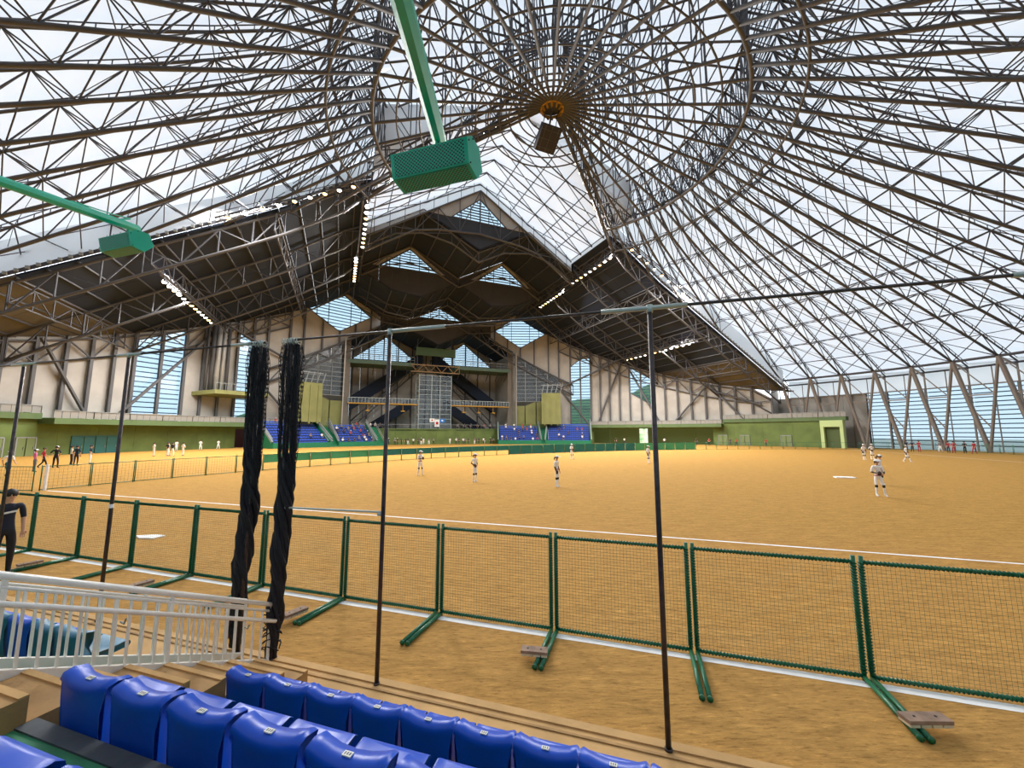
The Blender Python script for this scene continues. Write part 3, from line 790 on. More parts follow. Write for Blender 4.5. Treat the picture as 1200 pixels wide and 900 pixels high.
# ------------------------------------------------------------------ floodlight rows (lamps on catwalks)
def lamp_row(p0, p1, n, label, power, aim, hang=.5, warm=(2, 6, 7)):
    p0 = V(p0); p1 = V(p1); d = (p1 - p0)
    o = empty('floodlight_row', (p0 + p1) / 2)
    g = G(); g.bar(p0 - d * .03, p1 + d * .03, .10, 4, True); g.bar(p0 - d * .03 + Z * .6, p1 + d * .03 + Z * .6, .05, 4)
    side = d.normalized().cross(Z).normalized()
    g.bar(p0 - d * .03 + side * .9, p1 + d * .03 + side * .9, .08, 4)
    for k in range(9): q = p0 + d * k / 8; g.bar(q, q + Z * .6, .03, 4); g.bar(q, q + side * .9, .05, 4)
    g.obj('catwalk', STEEL2, o)
    for k in range(n):
        q = p0 + d * (k + .5) / n - Z * hang
        hs = G(); hs.bar(q + Z * .45, q + Z * .1, .16, 8, True, .36); l_ = hs.obj('lamp_housing', BLACK, o)
        ln = G(); ln.bar(q + Z * .1, q - Z * .02, .27, 10, True, .2); ln.obj('lamp_lens', LAMPO if k % 9 in warm else LAMPW, l_)
    L_ = bpy.data.lights.new('floodlight_beam', 'AREA'); L_.shape = 'RECTANGLE'; L_.size = d.length; L_.size_y = .7
    L_.energy = power; L_.color = (1, .97, .93)
    lo = bpy.data.objects.new('floodlight_beam', L_); col.objects.link(lo)
    c = (p0 + p1) / 2 - Z * (hang + .7)
    zax = (Z + ((c - V(aim)) * V((1, 1, 0))).normalized() * .25).normalized(); xax = d.normalized(); xax = (xax - zax * xax.dot(zax)).normalized(); yax = zax.cross(xax)
    lo.matrix_basis = Matrix.Translation(c) @ Matrix((xax, yax, zax)).transposed().to_4x4()
    lo.parent = o; lo.matrix_parent_inverse = world(o).inverted()
    return tag(o, label, 'floodlights')
PW = 11500
gc = CEN
for sg, nm in ((-1, 'left'), (1, 'right')):
    lamp_row(ab(19, sg * 42.8, 21.4), ab(40, sg * 42.8, 21.4), 13, 'row of floodlights under the dark roof, nearest the %s end' % nm, PW, ab(-5, sg * 20, 0))
    lamp_row(ab(15, sg * 20.4, 34.2), ab(29, sg * 20.4, 34.0), 9, 'upper row of floodlights running back along the %s notch of the dark roof' % nm, PW, ab(0, sg * 4, 0))
    lamp_row(ab(33, sg * 21.2, 34.0), ab(45, sg * 21.2, 33.8), 9, 'inner row of floodlights beside the %s diamond window' % nm, PW * .8, ab(10, sg * 10, 0))
    lamp_row(ab(4, sg * 5, 42.6), ab(13.5, sg * 18, 37), 10, 'row of floodlights on the %s truss from the hub to the notch' % nm, PW, ab(-10, sg * 10, 0), warm=(6, 7))
    lamp_row(ab(12.2, sg * 21.5, 35.0), ab(12.2, sg * 36, 27.0), 9, 'row of warm floodlights along the sloping edge of the %s dark roof' % nm, PW * .8, ab(0, sg * 30, 0), warm=(0, 2, 4, 6, 8))
# the unlit speaker cluster under the hub
o = empty('speaker_cluster', ab(0, 0, 39.2)); CB = ab(1.6, .2, 40.2)
ax = (BX, (AX * .80 + Z * -.60).normalized(), (Z * .80 + AX * .60).normalized())
g = G(); g.box(CB, (2.7, 3.0, .9), ax); g.obj('cabinet', mat('cluster_black', '#26242a', .6), o)
for i in (-1, 0, 1):
    g = G(); g.box(CB + ax[0] * (i * .9) - ax[2] * .47, (.06, 3.0, .06), ax); g.obj('grille_bar', STEEL, o)
for i in (-1, 0, 1):
    g = G(); g.box(CB + ax[1] * (i * 1.0) - ax[2] * .47, (2.7, .06, .06), ax); g.obj('grille_bar', STEEL, o)
g = G(); g.bar(CB, ab(0, 0, 43.0), .12, 5); g.bar(CB + BX, ab(0, .8, 43), .06, 4); g.bar(CB - BX, ab(0, -.8, 43), .06, 4); g.obj('hanger', STEEL, o)
tag(o, 'dark square speaker cluster hanging below the hub of the dome', 'speakers')

# ------------------------------------------------------------------ entrance hall: glazing beside the mouth, tower, bridges, platform
hall = struct('wall_hall')
for sg in (-1, 1):
    ks = sorted([sg * x for x in (19.5, 22.2, 24.9, 27.6, 30.4)])
    rr = 65.6
    strip_wall(hall, lambda a, z: pol(rr, a, z), cout, ks, lambda a: 4.6, lambda a: 11.5 if abs(a) > 23 else 10.3, [], OLIVE, gap=.25, th=.5)
    for a0, a1 in zip(ks, ks[1:]):
        WN[0] += 1
        o = G().poly([pol(rr, a0, 11.5), pol(rr, a1, 11.5), pol(rr, a1, hall_line(a1)), pol(rr, a0, hall_line(a0))]).obj('window_%d' % WN[0], GLASST); o['kind'] = 'structure'
        g = G(); top = min(hall_line(a0), hall_line(a1)); z = 11.5
        while z < top: g.bar(pol(rr - .1, a0, z), pol(rr - .1, a1, z), .07, 4); z += 1.1
        g.bar(pol(rr - .1, a0, 11.5), pol(rr - .1, a0, hall_line(a0)), .1, 4); g.obj('window_frame', GREY, o)
        a0 -= 1.5 * (1 if a0 > 0 else 0); a1 += 1.5 * (1 if a1 < 0 else 0)
        G().poly([pol(67.5, a0, 4), pol(67.5, a1, 4), pol(67.5, a1, hall_line(a1) + 2.5), pol(67.5, a0, hall_line(a0) + 2.5)]).obj('wall_panel', mat('hall_inner_wall', '#6e675e', .8, 0, .1, .4), hall)
    # projecting olive block with a lantern top
    a = sg * 28.4
    g = G(); g.box(pol(61.8, a, 9.2), (4.2, 5.0, 8.2), (cout(a), cout(a).cross(Z), Z)); g.obj('wall_block', OLIVE, hall)
    for k in range(3):
        g = G(); g.box(pol(59.6, a, 5.2 + k * 0) + cout(a).cross(Z) * (k - 1) * 1.7 + Z * 3.6, (.18, .25, 8.0), (cout(a), cout(a).cross(Z), Z)); g.obj('wall_rib', OLIVE, hall)
    g = G()
    for k in range(5): g.bar(pol(59.6, a, 13.3) + cout(a).cross(Z) * (k - 2) * 1.2, pol(59.6, a, 15.6) + cout(a).cross(Z) * (k - 1.5) * 1.2, .09, 4)
    g.bar(pol(59.6, a, 15.4) - cout(a).cross(Z) * 2.5, pol(59.6, a, 15.4) + cout(a).cross(Z) * 2.5, .1, 4); g.obj('lantern_frame', GREY, hall)
# low green wall and concourse floor of the hall
g = G(); g.prism([ab(61, -21, 3.3), ab(61, 21, 3.3), ab(77, 21, 3.3), ab(77, -21, 3.3)], Z * .4); g.obj('concourse_floor', GREEND, hall)
for k in range(8):
    b0 = -20 + 5 * k; g = G(); g.prism([ab(61, b0, 0), ab(61, b0 + 4.95, 0), ab(61, b0 + 4.95, 3.9), ab(61, b0, 3.9)], AX * .3); g.obj('wall_panel', GREENW, hall)
    g = G(); g.bar(ab(61.1, b0, 4.9), ab(61.1, b0 + 5, 4.9), .05, 4)
    for q in range(6): g.bar(ab(61.1, b0 + q, 3.8), ab(61.1, b0 + q, 4.9), .03, 4)
    g.obj('balcony_rail', GREY, hall)
# dark sloping soffits crossing behind the tower
for sg in (-1, 1):
    g = G(); g.prism([ab(73.5, sg * 1.5, 22.5), ab(73.5, sg * 20.5, 8.6), ab(73.5, sg * 20.5, 12.4), ab(73.5, sg * 1.5, 26.0)], AX * 2.4); g.obj('sloping_soffit', DARKROOF, hall)
    g = G(); g.prism([ab(72.5, sg * 4.5, 9.6), ab(72.5, sg * 13, 4.0), ab(72.5, sg * 17.5, 4.0), ab(72.5, sg * 4.5, 12.6)], AX * 1.2); g.obj('sloping_soffit', DARKROOF, hall)
# upper platform with green fascia
o = empty('platform', ab(66, 0, 20)); 
for sg in (-1, 1):
    g = G(); g.prism([ab(64, sg * 5.4, 19.9), ab(64, sg * 25, 19.9), ab(71, sg * 21.5, 19.9), ab(71, sg * 5.4, 19.9)], Z * .9); g.obj('platform_slab', mat('platform_green', '#4f6455', .7), o)
    g = G(); z = 20.8
    for k in range(18): g.bar(ab(64.1, sg * (5.4 + k * 1.1), 20.8), ab(64.1, sg * (5.4 + k * 1.1), 22.3), .05, 4)
    g.bar(ab(64.1, sg * 5.4, 22.3), ab(64.1, sg * 24.5, 22.3), .07, 4); g.bar(ab(64.1, sg * 5.4, 21.5), ab(64.1, sg * 24.5, 21.5), .05, 4); g.obj('railing', GREY, o)
    g = G()
    for k in range(6): g.bar(ab(64.6, sg * (7 + k * 2.8), 19.9), ab(67.5, sg * (7 + k * 2.8), 17.6), .1, 4)
    g.obj('bracket', STEEL2, o)
tag(o, 'upper viewing platform with green edge across the entrance hall', 'platform')
o = empty('catwalk_bridge', ab(64, 0, 19))
g = G()
for z in (18.6, 20.4):
    g.bar(ab(63.4, -6.4, z), ab(63.4, 6.4, z), .16, 4)
for k in range(9): g.bar(ab(63.4, -6.4 + k * 1.6, 18.6 if k % 2 else 20.4), ab(63.4, -6.4 + (k + 1) * 1.6 if k < 8 else 6.4, 20.4 if k % 2 else 18.6), .1, 4)
g.obj('truss', mat('ochre_steel', '#8a6f4a', .6), o)
g = G(); g.prism([ab(63.4, -6.4, 18.5), ab(63.4, 6.4, 18.5), ab(65.4, 6.4, 18.5), ab(65.4, -6.4, 18.5)], Z * .15); g.obj('deck', STEEL2, o)
g = G(); g.prism([ab(63.2, -5.2, 22.9), ab(63.2, 5.2, 22.9), ab(63.2, 5.2, 25.0), ab(63.2, -5.2, 25.0)], AX * .5); g.obj('sign_board', mat('dark_green_board', '#3c5236', .8), o)
for b in (-4.6, 4.6):
    g = G(); g.bar(ab(64.8, b, 20), ab(64.8, b, 32), .12, 4); g.obj('hanger', STEEL2, o)
tag(o, 'ochre truss catwalk above the glass tower', 'catwalk')
# glass lift tower
o = empty('glass_tower', ab(67, 0, 3.7))
g = G()
for b in (-4.2, -1.0, 1.2, 4.2):
    for a in (63, 68): g.bar(ab(a, b, 3.7), ab(a, b, 17.8), .09, 4)
for k in range(12):
    z = 3.9 + k * 1.25
    for a in (63, 68): g.bar(ab(a, -4.2, z), ab(a, 4.2, z), .06, 4)
    for b in (-4.2, 4.2): g.bar(ab(63, b, z), ab(68, b, z), .06, 4)
g.obj('frame', mat('tower_frame', '#a9b8bc', .4, .2), o)
for b0, b1 in ((-4.2, -1.0), (-1.0, 1.2), (1.2, 4.2)):
    for k in range(11):
        z = 3.95 + k * 1.25; g = G().poly([ab(63.05, b0 + .1, z), ab(63.05, b1 - .1, z), ab(63.05, b1 - .1, z + 1.15), ab(63.05, b0 + .1, z + 1.15)]); g.obj('pane', GLASST, o)
g = G(); g.box(ab(65.5, .1, 8.0), (1.6, 1.8, 2.4), (AX, BX, Z)); g.obj('lift_car', GREY, o)
tag(o, 'glazed lift tower with white frame at the middle of the entrance hall', 'lift tower')
for sg, nm in ((-1, 'left'), (1, 'right')):
    o = empty('footbridge', ab(65, sg * 13, 9.8))
    g = G(); g.prism([ab(63.5, sg * 4.4, 9.9), ab(63.5, sg * 21, 9.9), ab(66, sg * 21, 9.9), ab(66, sg * 4.4, 9.9)], Z * .25); g.obj('deck', YELLOW, o)
    g = G(); g.bar(ab(63.5, sg * 4.4, 11.4), ab(63.5, sg * 21, 11.4), .07, 4)
    for k in range(22): g.bar(ab(63.5, sg * (4.4 + k * .79), 10.1), ab(63.5, sg * (4.4 + k * .79), 11.4), .05, 4)
    g.obj('railing', GALV, o)
    G().poly([ab(63.55, sg * 4.4, 10.2), ab(63.55, sg * 21, 10.2), ab(63.55, sg * 21, 11.3), ab(63.55, sg * 4.4, 11.3)]).obj('rail_panel', GLASST, o)
    for k in range(3):
        g = G(); q = ab(64, sg * (8 + k * 4.2), 9.9); g.bar(q, q - Z * 1.5, .07, 4); g.box(q - Z * 1.6, (.9, .9, .25), (AX, BX, Z)); g.obj('pendant_lamp', YELLOW, o)
    tag(o, 'yellow-edged footbridge on the %s of the glass tower' % nm, 'footbridge')
# balcony box on the left wall with pipes behind
o = empty('balcony', pol(64, -40, 9.5))
g = G(); g.prism([pol(66, -45, 9.4), pol(61.5, -44, 9.7), pol(60.5, -35.8, 9.7), pol(66, -34.5, 9.4)], Z * .7); g.obj('balcony_deck', OLIVE, o)
g = G(); P = [pol(61.5, -44, 0), pol(60.5, -35.8, 0), pol(65.6, -34.6, 0)]
for p, q in zip(P, P[1:]):
    g.bar(p + Z * 11.6, q + Z * 11.6, .06, 4)
    for k in range(12): x = p + (q - p) * k / 11; g.bar(x + Z * 10.3, x + Z * 11.6, .035, 4)
g.obj('railing', GREY, o)
tag(o, 'olive balcony jutting from the left wall between the tall windows', 'balcony')
for k, (a, r) in enumerate(((-43.2, .35), (-42.4, .42), (-41.6, .3), (-40.9, .3), (-44.0, .2))):
    g = G(); g.bar(pol(64.6, a, 10.4), pol(64.6, a, 22.3), r, 10, True)
    tag(g.obj('duct', mat('duct_grey', '#a8a6a2', .5, .2) if k in (1, 2) else STEEL, None, True), ['brown steel pipe at the left of the bundle above the left balcony', 'widest pale grey duct above the left balcony', 'thinner pale grey duct above the left balcony', 'brown steel pipe at the right of the bundle above the left balcony', 'thinnest brown pipe of the bundle above the left balcony'][k], 'pipe')
for sg in (-1, 1):
    for k in range(2):
        a = sg * (44 + 4.5 * k) if sg > 0 else -49.5 - 2.6 * k + 1.2
        if sg < 0:
            b_ = empty('bench', pol(64.2, a, 4.75)); g = G(); g.box(pol(64.2, a, 5.25), (.5, 2.0, .5), (cout(a), cout(a).cross(Z), Z)); g.obj('seat', YELLOW, b_)
            g = G(); g.box(pol(63.95, a, 5.6), (.1, 2.0, .4), (cout(a), cout(a).cross(Z), Z)); g.obj('backrest', YELLOW, b_)
            tag(b_, ['yellow bench at the right foot of the leftmost tall window', 'yellow bench at the left foot of the leftmost tall window'][k], 'bench')

# flags hung on the tower
def flag(b, z, w_, h_, m, lab, disc=None):
    o = empty('flag', ab(62.8, b, z)); g = G(); g.prism([ab(62.85, b - w_ / 2, z), ab(62.85, b + w_ / 2, z), ab(62.85, b + w_ / 2, z + h_), ab(62.85, b - w_ / 2, z + h_)], AX * .03); g.obj('cloth', m, o)
    if disc:
        g = G(); r = disc[1]; g.prism([ab(62.83, b, z + h_ / 2) + BX * math.cos(t * .314) * r + Z * math.sin(t * .314) * r for t in range(20)], AX * .02); g.obj('emblem', disc[0], o)
    g = G(); g.bar(ab(62.85, b - w_ / 2 - .1, z + h_), ab(62.85, b + w_ / 2 + .1, z + h_), .03, 4); g.obj('flag_rod', GREY, o)
    tag(o, lab, 'flag')
WH = mat('white_cloth', '#e4e4e2', .9); RED = mat('red_cloth', '#b3202c', .9)
flag(-.75, 5.6, 1.25, .95, WH, 'small white flag with a red mark, left of the three on the glass tower', (RED, .2))
flag(.55, 4.4, 1.25, 1.9, WH, 'large white flag with a red disc at the foot of the glass tower', (RED, .36))
flag(1.9, 5.5, 1.3, 1.0, mat('blue_cloth', '#2f79c9', .9), 'blue flag with a white emblem on the right of the glass tower', (WH, .22))

# ------------------------------------------------------------------ far grandstands
FSEAT = mat('far_seat_blue', '#2f55b8', .5)
def stand(azc, wid, rows, rfront, label):
    o = empty('grandstand', pol(rfront, azc)); u = cout(azc); v = u.cross(Z)   # v: lateral
    v = -v if v.dot(BX) < 0 else v
    f = pol(rfront, azc)
    for k in range(rows):
        z = .7 + k * .5; c = f + u * (.8 * k + .4)
        g = G(); g.box(c + Z * z / 2, (.8, wid, z), (u, v, Z)); g.obj('tier', mat('far_tier_concrete', '#3c4250', .85), o)
        g = G(); n = int(wid / .55)
        for q in range(n):
            p = c + v * ((q + .5) * wid / n - wid / 2)
            g.box(p + Z * (z + .2) , (.42, .46, .08), (u, v, Z)); g.box(p + u * .18 + Z * (z + .33), (.07, .44, .24), (u, v, Z))
        g.obj('seat_row', FSEAT, o)['kind'] = 'stuff'
    H_ = .7 + rows * .5
    for s_ in (-1, 1):
        e = v * (s_ * (wid / 2 + .2)); g = G()
        g.prism([f + e + u * -.3, f + e + u * (rows * .8), f + e + u * (rows * .8) + Z * (H_ + .6), f + e + u * -.3 + Z * 1.0], v * (.3 * s_)); g.obj('side_wall', GRISER, o)
        g = G(); g.bar(f + e * 1.05 + u * -.3 + Z * 1.7, f + e * 1.05 + u * (rows * .8) + Z * (H_ + 1.2), .09, 5)
        g.bar(f + e * 1.05 + u * -.3 + Z * 1.1, f + e * 1.05 + u * (rows * .8) + Z * (H_ + .65), .22, 4); g.obj('handrail', GREY, o)
    g = G(); g.box(f + u * -.4 + Z * .5, (.15, wid + .8, 1.0), (u, v, Z)); g.obj('front_wall', GRISER, o)
    tag(o, label, 'grandstand')
    return [(f + u * (.8 * k + .45) + Z * (.7 + k * .5 + .24), u, v) for k in range(rows)]
ST = [(-31.2, 10.5, 9, 55.5, 'mostly empty block of blue seats left of the entrance, behind the black netting'),
      (-19.5, 7.5, 8, 56.0, 'crowded block of blue seats just left of the entrance hall'),
      (20.2, 10.0, 8, 56.0, 'crowded block of blue seats just right of the entrance hall'),
      (32.6, 10.5, 9, 55.5, 'sparsely filled block of blue seats below the tall right window')]
ROWS = [stand(*a) for a in ST]
# green stair ramps between the blocks
for azc, lab in ((-24.7, 'dark green stair ramp between the two left blocks of blue seats'), (26.4, 'dark green stair ramp between the two right blocks of blue seats'), (-14.6, 'grey-railed green stair ramp at the left of the entrance wall')):
    o = empty('stair_ramp', pol(56, azc)); u = cout(azc); v = u.cross(Z); f = pol(56, azc)
    for k in range(14):
        g = G(); h_ = .3 + k * .3; g.box(f + u * (k * .5) + Z * h_ / 2, (.5, 2.3, h_), (u, v, Z)); g.obj('step', GRISER, o)
    for s_ in (-1, 1):
        g = G(); g.bar(f + v * (s_ * 1.15) + Z * 1.2, f + v * (s_ * 1.15) + u * 7 + Z * 5.4, .07, 4); g.bar(f + v * (s_ * 1.15) + Z * .7, f + v * (s_ * 1.15) + u * 7 + Z * 4.9, .05, 4); g.obj('handrail', GREY, o)
    tag(o, lab, 'stairs')

# ------------------------------------------------------------------ chalk lines, bases
def chalk(p, q, wd, lab, name='chalk_line'):
    p = V(p); q = V(q); d = (q - p).normalized(); s_ = d.cross(Z); n = max(2, int((q - p).length / .8)); rnd = random.Random(5); g = G()
    for k in range(n + 1):
        c = p + (q - p) * k / n
        g.v += [tuple(c + s_ * (wd / 2 + rnd.uniform(-.01, .01)) + Z * .004), tuple(c - s_ * (wd / 2 + rnd.uniform(-.01, .01)) + Z * .004)]
    g.f = [(2 * k, 2 * k + 1, 2 * k + 3, 2 * k + 2) for k in range(n)]; g.m = [0] * n
    tag(g.obj(name, CHALK), lab, 'chalk line')
chalk(sn(-28.5, 12.35), sn(38, 12.2), .09, 'long white foul line crossing the dirt beyond the near fence')
chalk(sn(-26, 6.0), sn(14, 6.0), .13, 'white line on the dirt under the near net fence')
chalk(sn(37.2, 16), sn(34.5, 84), .10, 'faint white foul line on the far right of the field')
def flatplate(pts, th, lab, cat, nm, m=CHALK):
    g = G(); g.prism(pts, Z * th); return tag(g.obj(nm, m), lab, cat)
c = V((21.5, 26.2, 0)); flatplate([c + SX * x + NX * y for x, y in ((-.55, -.3), (.5, -.32), (.55, .3), (-.5, .32))], .06, 'white base on the dirt left of the nearest pair of players', 'base', 'base_plate')
c = V((-10.1, 11.5, 0)); flatplate([c + SX * x + NX * y for x, y in ((-.5, -.05), (-.1, -.2), (.3, -.1), (.28, .22), (-.1, .2))], .03, 'white plate lying on the dirt beyond the near fence', 'base', 'home_plate')
g = G(); g.bar(sn(-28.75, 12.35), sn(-28.75, 12.35, 1.28), .07, 8, True); tag(g.obj('foul_pole', CHALK), 'short white foul post where the foul line meets the outfield fence', 'post')

# ------------------------------------------------------------------ near net fence
PWID = 1.88; FH = 1.36
def helix(p, q, r, pitch, rr, n=8):
    p = V(p); q = V(q); d = q - p; L_ = d.length; d.normalize(); up = Z if abs(d.z) < .9 else V((1, 0, 0))
    x = d.cross(up).normalized(); y = x.cross(d); k = int(L_ / pitch * n)
    return [p + d * (L_ * i / k) + (x * math.cos(2 * math.pi * i / n) + y * math.sin(2 * math.pi * i / n)) * r for i in range(k + 1)]
def fence_proto(width, H_, cell, cord, rope, feet):
    pr = {}
    g = G()
    n = int(width / cell)
    for k in range(1, n): g.bar((k * width / n, 0, .06), (k * width / n, 0, H_ - .04), cord, 3)
    n = int(H_ / cell)
    for k in range(1, n): g.bar((.03, 0, .05 + k * (H_ - .1) / n), (width - .03, 0, .05 + k * (H_ - .1) / n), cord, 3)
    pr['net'] = g.mesh('net', NET)
    for nm, p, q, r in (('post', (.035, 0, 0), (.035, 0, H_ + .05), .024), ('rail', (.035, 0, 0), (width - .035, 0, 0), .02)):
        g = G(); g.bar(p, q, r, 8, True); pr[nm] = g.mesh(nm, GREENP, True)
    if rope:
        g = G(); g.tube(helix((.035, 0, .08), (.035, 0, H_ - .02), .03, .035, .01, 6), .009, 3); pr['post_rope'] = g.mesh('lacing_rope', ROPE, True)
        g = G(); g.tube(helix((.06, 0, 0), (width - .06, 0, 0), .026, .04, .01, 6), .008, 3); pr['rail_rope'] = g.mesh('lacing_rope', ROPE, True)
    if feet:
        g = G(); g.bar((.035, 0, .035), (.035, -.98, .035), .028, 10, True); g.bar((.035, -.98, .035), (.035, -1.0, .035), .032, 10, True); pr['foot'] = g.mesh('foot', GREENP, True)
    return pr
near = fence_proto(PWID, FH, .045, .0015, True, True)
def put_panel(pr, loc, rz, label, group, width, H_, zb=.03, net=True, name='net_fence'):
    o = empty(name, loc, rz)
    for x in (0, width - .07): 
        c = link('post', pr['post'], o, True); c.location = (x, 0, 0)
        if 'post_rope' in pr: r_ = link('lacing_rope', pr['post_rope'], c, True)
        if 'foot' in pr: f_ = link('foot', pr['foot'], o, True); f_.location = (x, 0, 0)
    for z in (zb + .02, H_ - .02):
        c = link('rail', pr['rail'], o, True); c.location = (0, 0, z)
        if 'rail_rope' in pr: link('lacing_rope', pr['rail_rope'], c, True)
    if net: link('net', pr['net'], o, True)
    tag(o, label, 'fence', group)
    return o
ordn = ['first', 'second', 'third', 'fourth', 'fifth', 'sixth', 'seventh', 'eighth', 'ninth', 'tenth', 'eleventh', 'twelfth', 'thirteenth', 'fourteenth', 'fifteenth', 'sixteenth', 'seventeenth', 'eighteenth']
for k in range(12):
    s0 = 2.46 - PWID * k
    put_panel(near, sn(s0, 6.1), ROT_S, 'green net fence panel in the near row, %s from the right of the photo' % ordn[k], 'near net fence panels', PWID - .01, FH)
# wooden weights on the feet
def block(s_, n_, lab, two=True, rot=0.15, wd=.5, cross=True):
    o = empty('fence_weight', sn(s_, n_, .0)); a = V((math.cos(ROT_S + rot), math.sin(ROT_S + rot), 0)); b = a.cross(Z) * -1
    g = G(); g.box(sn(s_, n_, .117), (wd, .14, .035), (a, b, Z)); g.obj('board', WOOD, o)
    g = G()
    for k in range(4): g.box(sn(s_, n_, .085) + a * ((k - 1.5) * wd / 4), (wd / 4 - .012, .13, .03), (a, b, Z))
    g.obj('foam_pad', FOAM, o) 
    g = G()
    for k in (-1, 1): g.bar(sn(s_, n_, .132) + a * (k * wd * .25), sn(s_, n_, .139) + a * (k * wd * .25), .012, 6, True)
    g.obj('nail', BLACK, o)
    tag(o, lab, 'weight')
block(2.56, 5.30, 'wooden block with pale foam lying across the rightmost fence feet', rot=.3, wd=.42)
block(-1.40, 5.32, 'wooden board lying across the fence feet left of the right pole', wd=.34)
block(-5.25, 5.25, 'wooden block on the fence foot just right of the black netting', rot=1.35, wd=.36)
block(-8.95, 5.3, 'wooden block on the fence foot behind the white railing, left of the netting', rot=1.45, wd=.36)
block(-12.6, 5.35, 'wooden block on the leftmost visible fence foot', rot=1.45, wd=.36)

# ------------------------------------------------------------------ outfield fence
OH = 1.22; OW = 2.0
far = fence_proto(OW, OH, .16, .004, False, False)
for me in far.values(): pass
TARP = mat('teal_windscreen', '#1a7876', .7, 0, .15, .8); TARPL = mat('light_green_windscreen', '#4aa878', .7, 0, .12, .8)
HS, HN = 38.0, 12.2
def arc_pt(t):          # t in degrees from the near foul line
    R0 = 66.9 + 6 * max(0, (t - 42) / 48) ** 1.3
    return sn(HS - R0 * math.cos(R_(t)), HN + R0 * math.sin(R_(t)))
pts = []; t = 0.0
while t < 98:
    pts.append((t, arc_pt(t))); t += math.degrees(OW / 68.5)
for k in range(len(pts) - 1):
    p, q = pts[k][1], pts[k + 1][1]; rz = math.atan2((q - p).y, (q - p).x)
    T = pts[k][0]
    kind_ = 'bare' if T < 8.5 or T > 64 else ('pale' if T < 19 or T > 55 else ('half' if T < 33.5 else 'full'))
    if kind_ == 'pale' and T < 19: kind_ = 'halfpale'
    desc = {'bare': 'bare low green net section of the outfield fence ' + ('near the white foul post' if T < 30 else 'before the far green wall'),
            'halfpale': 'outfield fence section with a pale green screen on its upper half', 'half': 'outfield fence section with a dark teal screen on its upper half',
            'full': 'outfield fence section fully covered by a dark teal screen', 'pale': 'outfield fence section fully covered by a pale green screen'}[kind_]
    o = put_panel(far, p, rz, desc, 'outfield fence sections, ' + kind_, min(OW, (q - p).length), OH, name='net_fence')
    if kind_ != 'bare':
        g = G(); z0 = .06 if 'half' not in kind_ else .58
        g.prism([(.07, .03, z0), (OW - .08, .03, z0), (OW - .08, .03, 1.2), (.07, .03, 1.2)], V((0, .02, 0)))
        link('windscreen', g.mesh('windscreen', TARPL if 'pale' in kind_ else TARP), o, True)
# fence beyond the near foul post and along the far right side
p0 = arc_pt(0)
for k in range(4):
    put_panel(far, p0 + NX * (-.2) - NX * (OW * (k + 1)) * .25 - SX * (OW * (k + 1)) * .97, math.atan2((NX * .25 + SX * .97).y, (NX * .25 + SX * .97).x), 'low green net panel in the run left of the foul post', 'fence panels left of the foul post', OW, OH, name='net_fence')
pe = pts[-1][1]; endp = sn(47.5, 38); d = (endp - pe); n = int(d.length / OW); rz = math.atan2(d.y, d.x)
for k in range(n):
    put_panel(far, pe + d * k / n, rz, 'low green net panel of the fence along the far right side', 'fence panels along the right side', OW, OH, name='net_fence')

# ------------------------------------------------------------------ near stand: ledge, tiers, steps
fl = struct('floor.001')
def slab(s0, s1, n0, n1, z0, z1, m, nm):
    g = G(); g.prism([sn(s0, n0, z0), sn(s1, n0, z0), sn(s1, n1, z0), sn(s0, n1, z0)], Z * (z1 - z0)); return g.obj(nm, m, fl)
slab(-14, 9, 2.86, 4.22, -.1, .04, CONC, 'ledge')
slab(-14, 9, 4.22, 4.32, -.1, .055, CONC, 'kerb')
slab(-14, 9, 4.12, 4.15, .04, .052, STEPC, 'kerb_strip')
AI0, AI1 = -4.62, -3.74          # aisle
Z2, Z3, Z4 = .43, 1.08, 1.65
slab(AI1, 9, 1.72, 2.86, -.1, Z2, GFLOOR, 'tier'); slab(AI1, 9, .55, 1.62, -.1, Z3, GFLOOR, 'tier'); slab(AI1, 9, 1.62, 1.72, -.1, Z3 + .012, DGREY, 'tier_nosing')
slab(AI1, 9, -.55, .55, -.1, Z4, GFLOOR, 'tier'); slab(-14, 9, -1.65, -.55, -.1, 2.2, GFLOOR, 'tier'); slab(-14, 9, -3.4, -1.65, -.1, 2.75, GFLOOR, 'tier')
slab(AI1, AI1 + .1, 1.6, 2.86, 0, Z2 + .01, GRISER, 'tier_side')
# left block
LB = -5.55
slab(-14, LB, 1.6, 2.86, -.1, Z2 - .18, GFLOOR, 'tier'); slab(-14, LB, .3, 1.6, -.1, Z3 - .2, GFLOOR, 'tier'); slab(-14, LB, -.55, .3, -.1, Z4, GFLOOR, 'tier')
slab(LB, LB + .12, .4, 3.4, -.1, .12, GRISER, 'tier_side')
# aisle steps
nst = 9
for k in range(nst):
    n1 = 3.98 - k * .33; n0 = n1 - .33
    z = .03 + (k + 1) * .152
    slab(AI0 + .1, AI1, n0 - .02, n1, -.1, z, STEPC, 'step')
    slab(AI0 + .1, AI1, n1 - .05, n1, z, z + .012, CONC, 'step_nosing')
# green stringer beside the aisle
g = G(); zb = lambda n: -.08 + .47 * (4.28 - n)
g.prism([sn(AI0, 4.2, -.05), sn(AI0, 4.2, zb(4.2) + .02), sn(AI0, -.4, zb(-.4) + .02), sn(AI0, -.4, -.05)], SX * .1); g.obj('stringer', GRISER, fl)

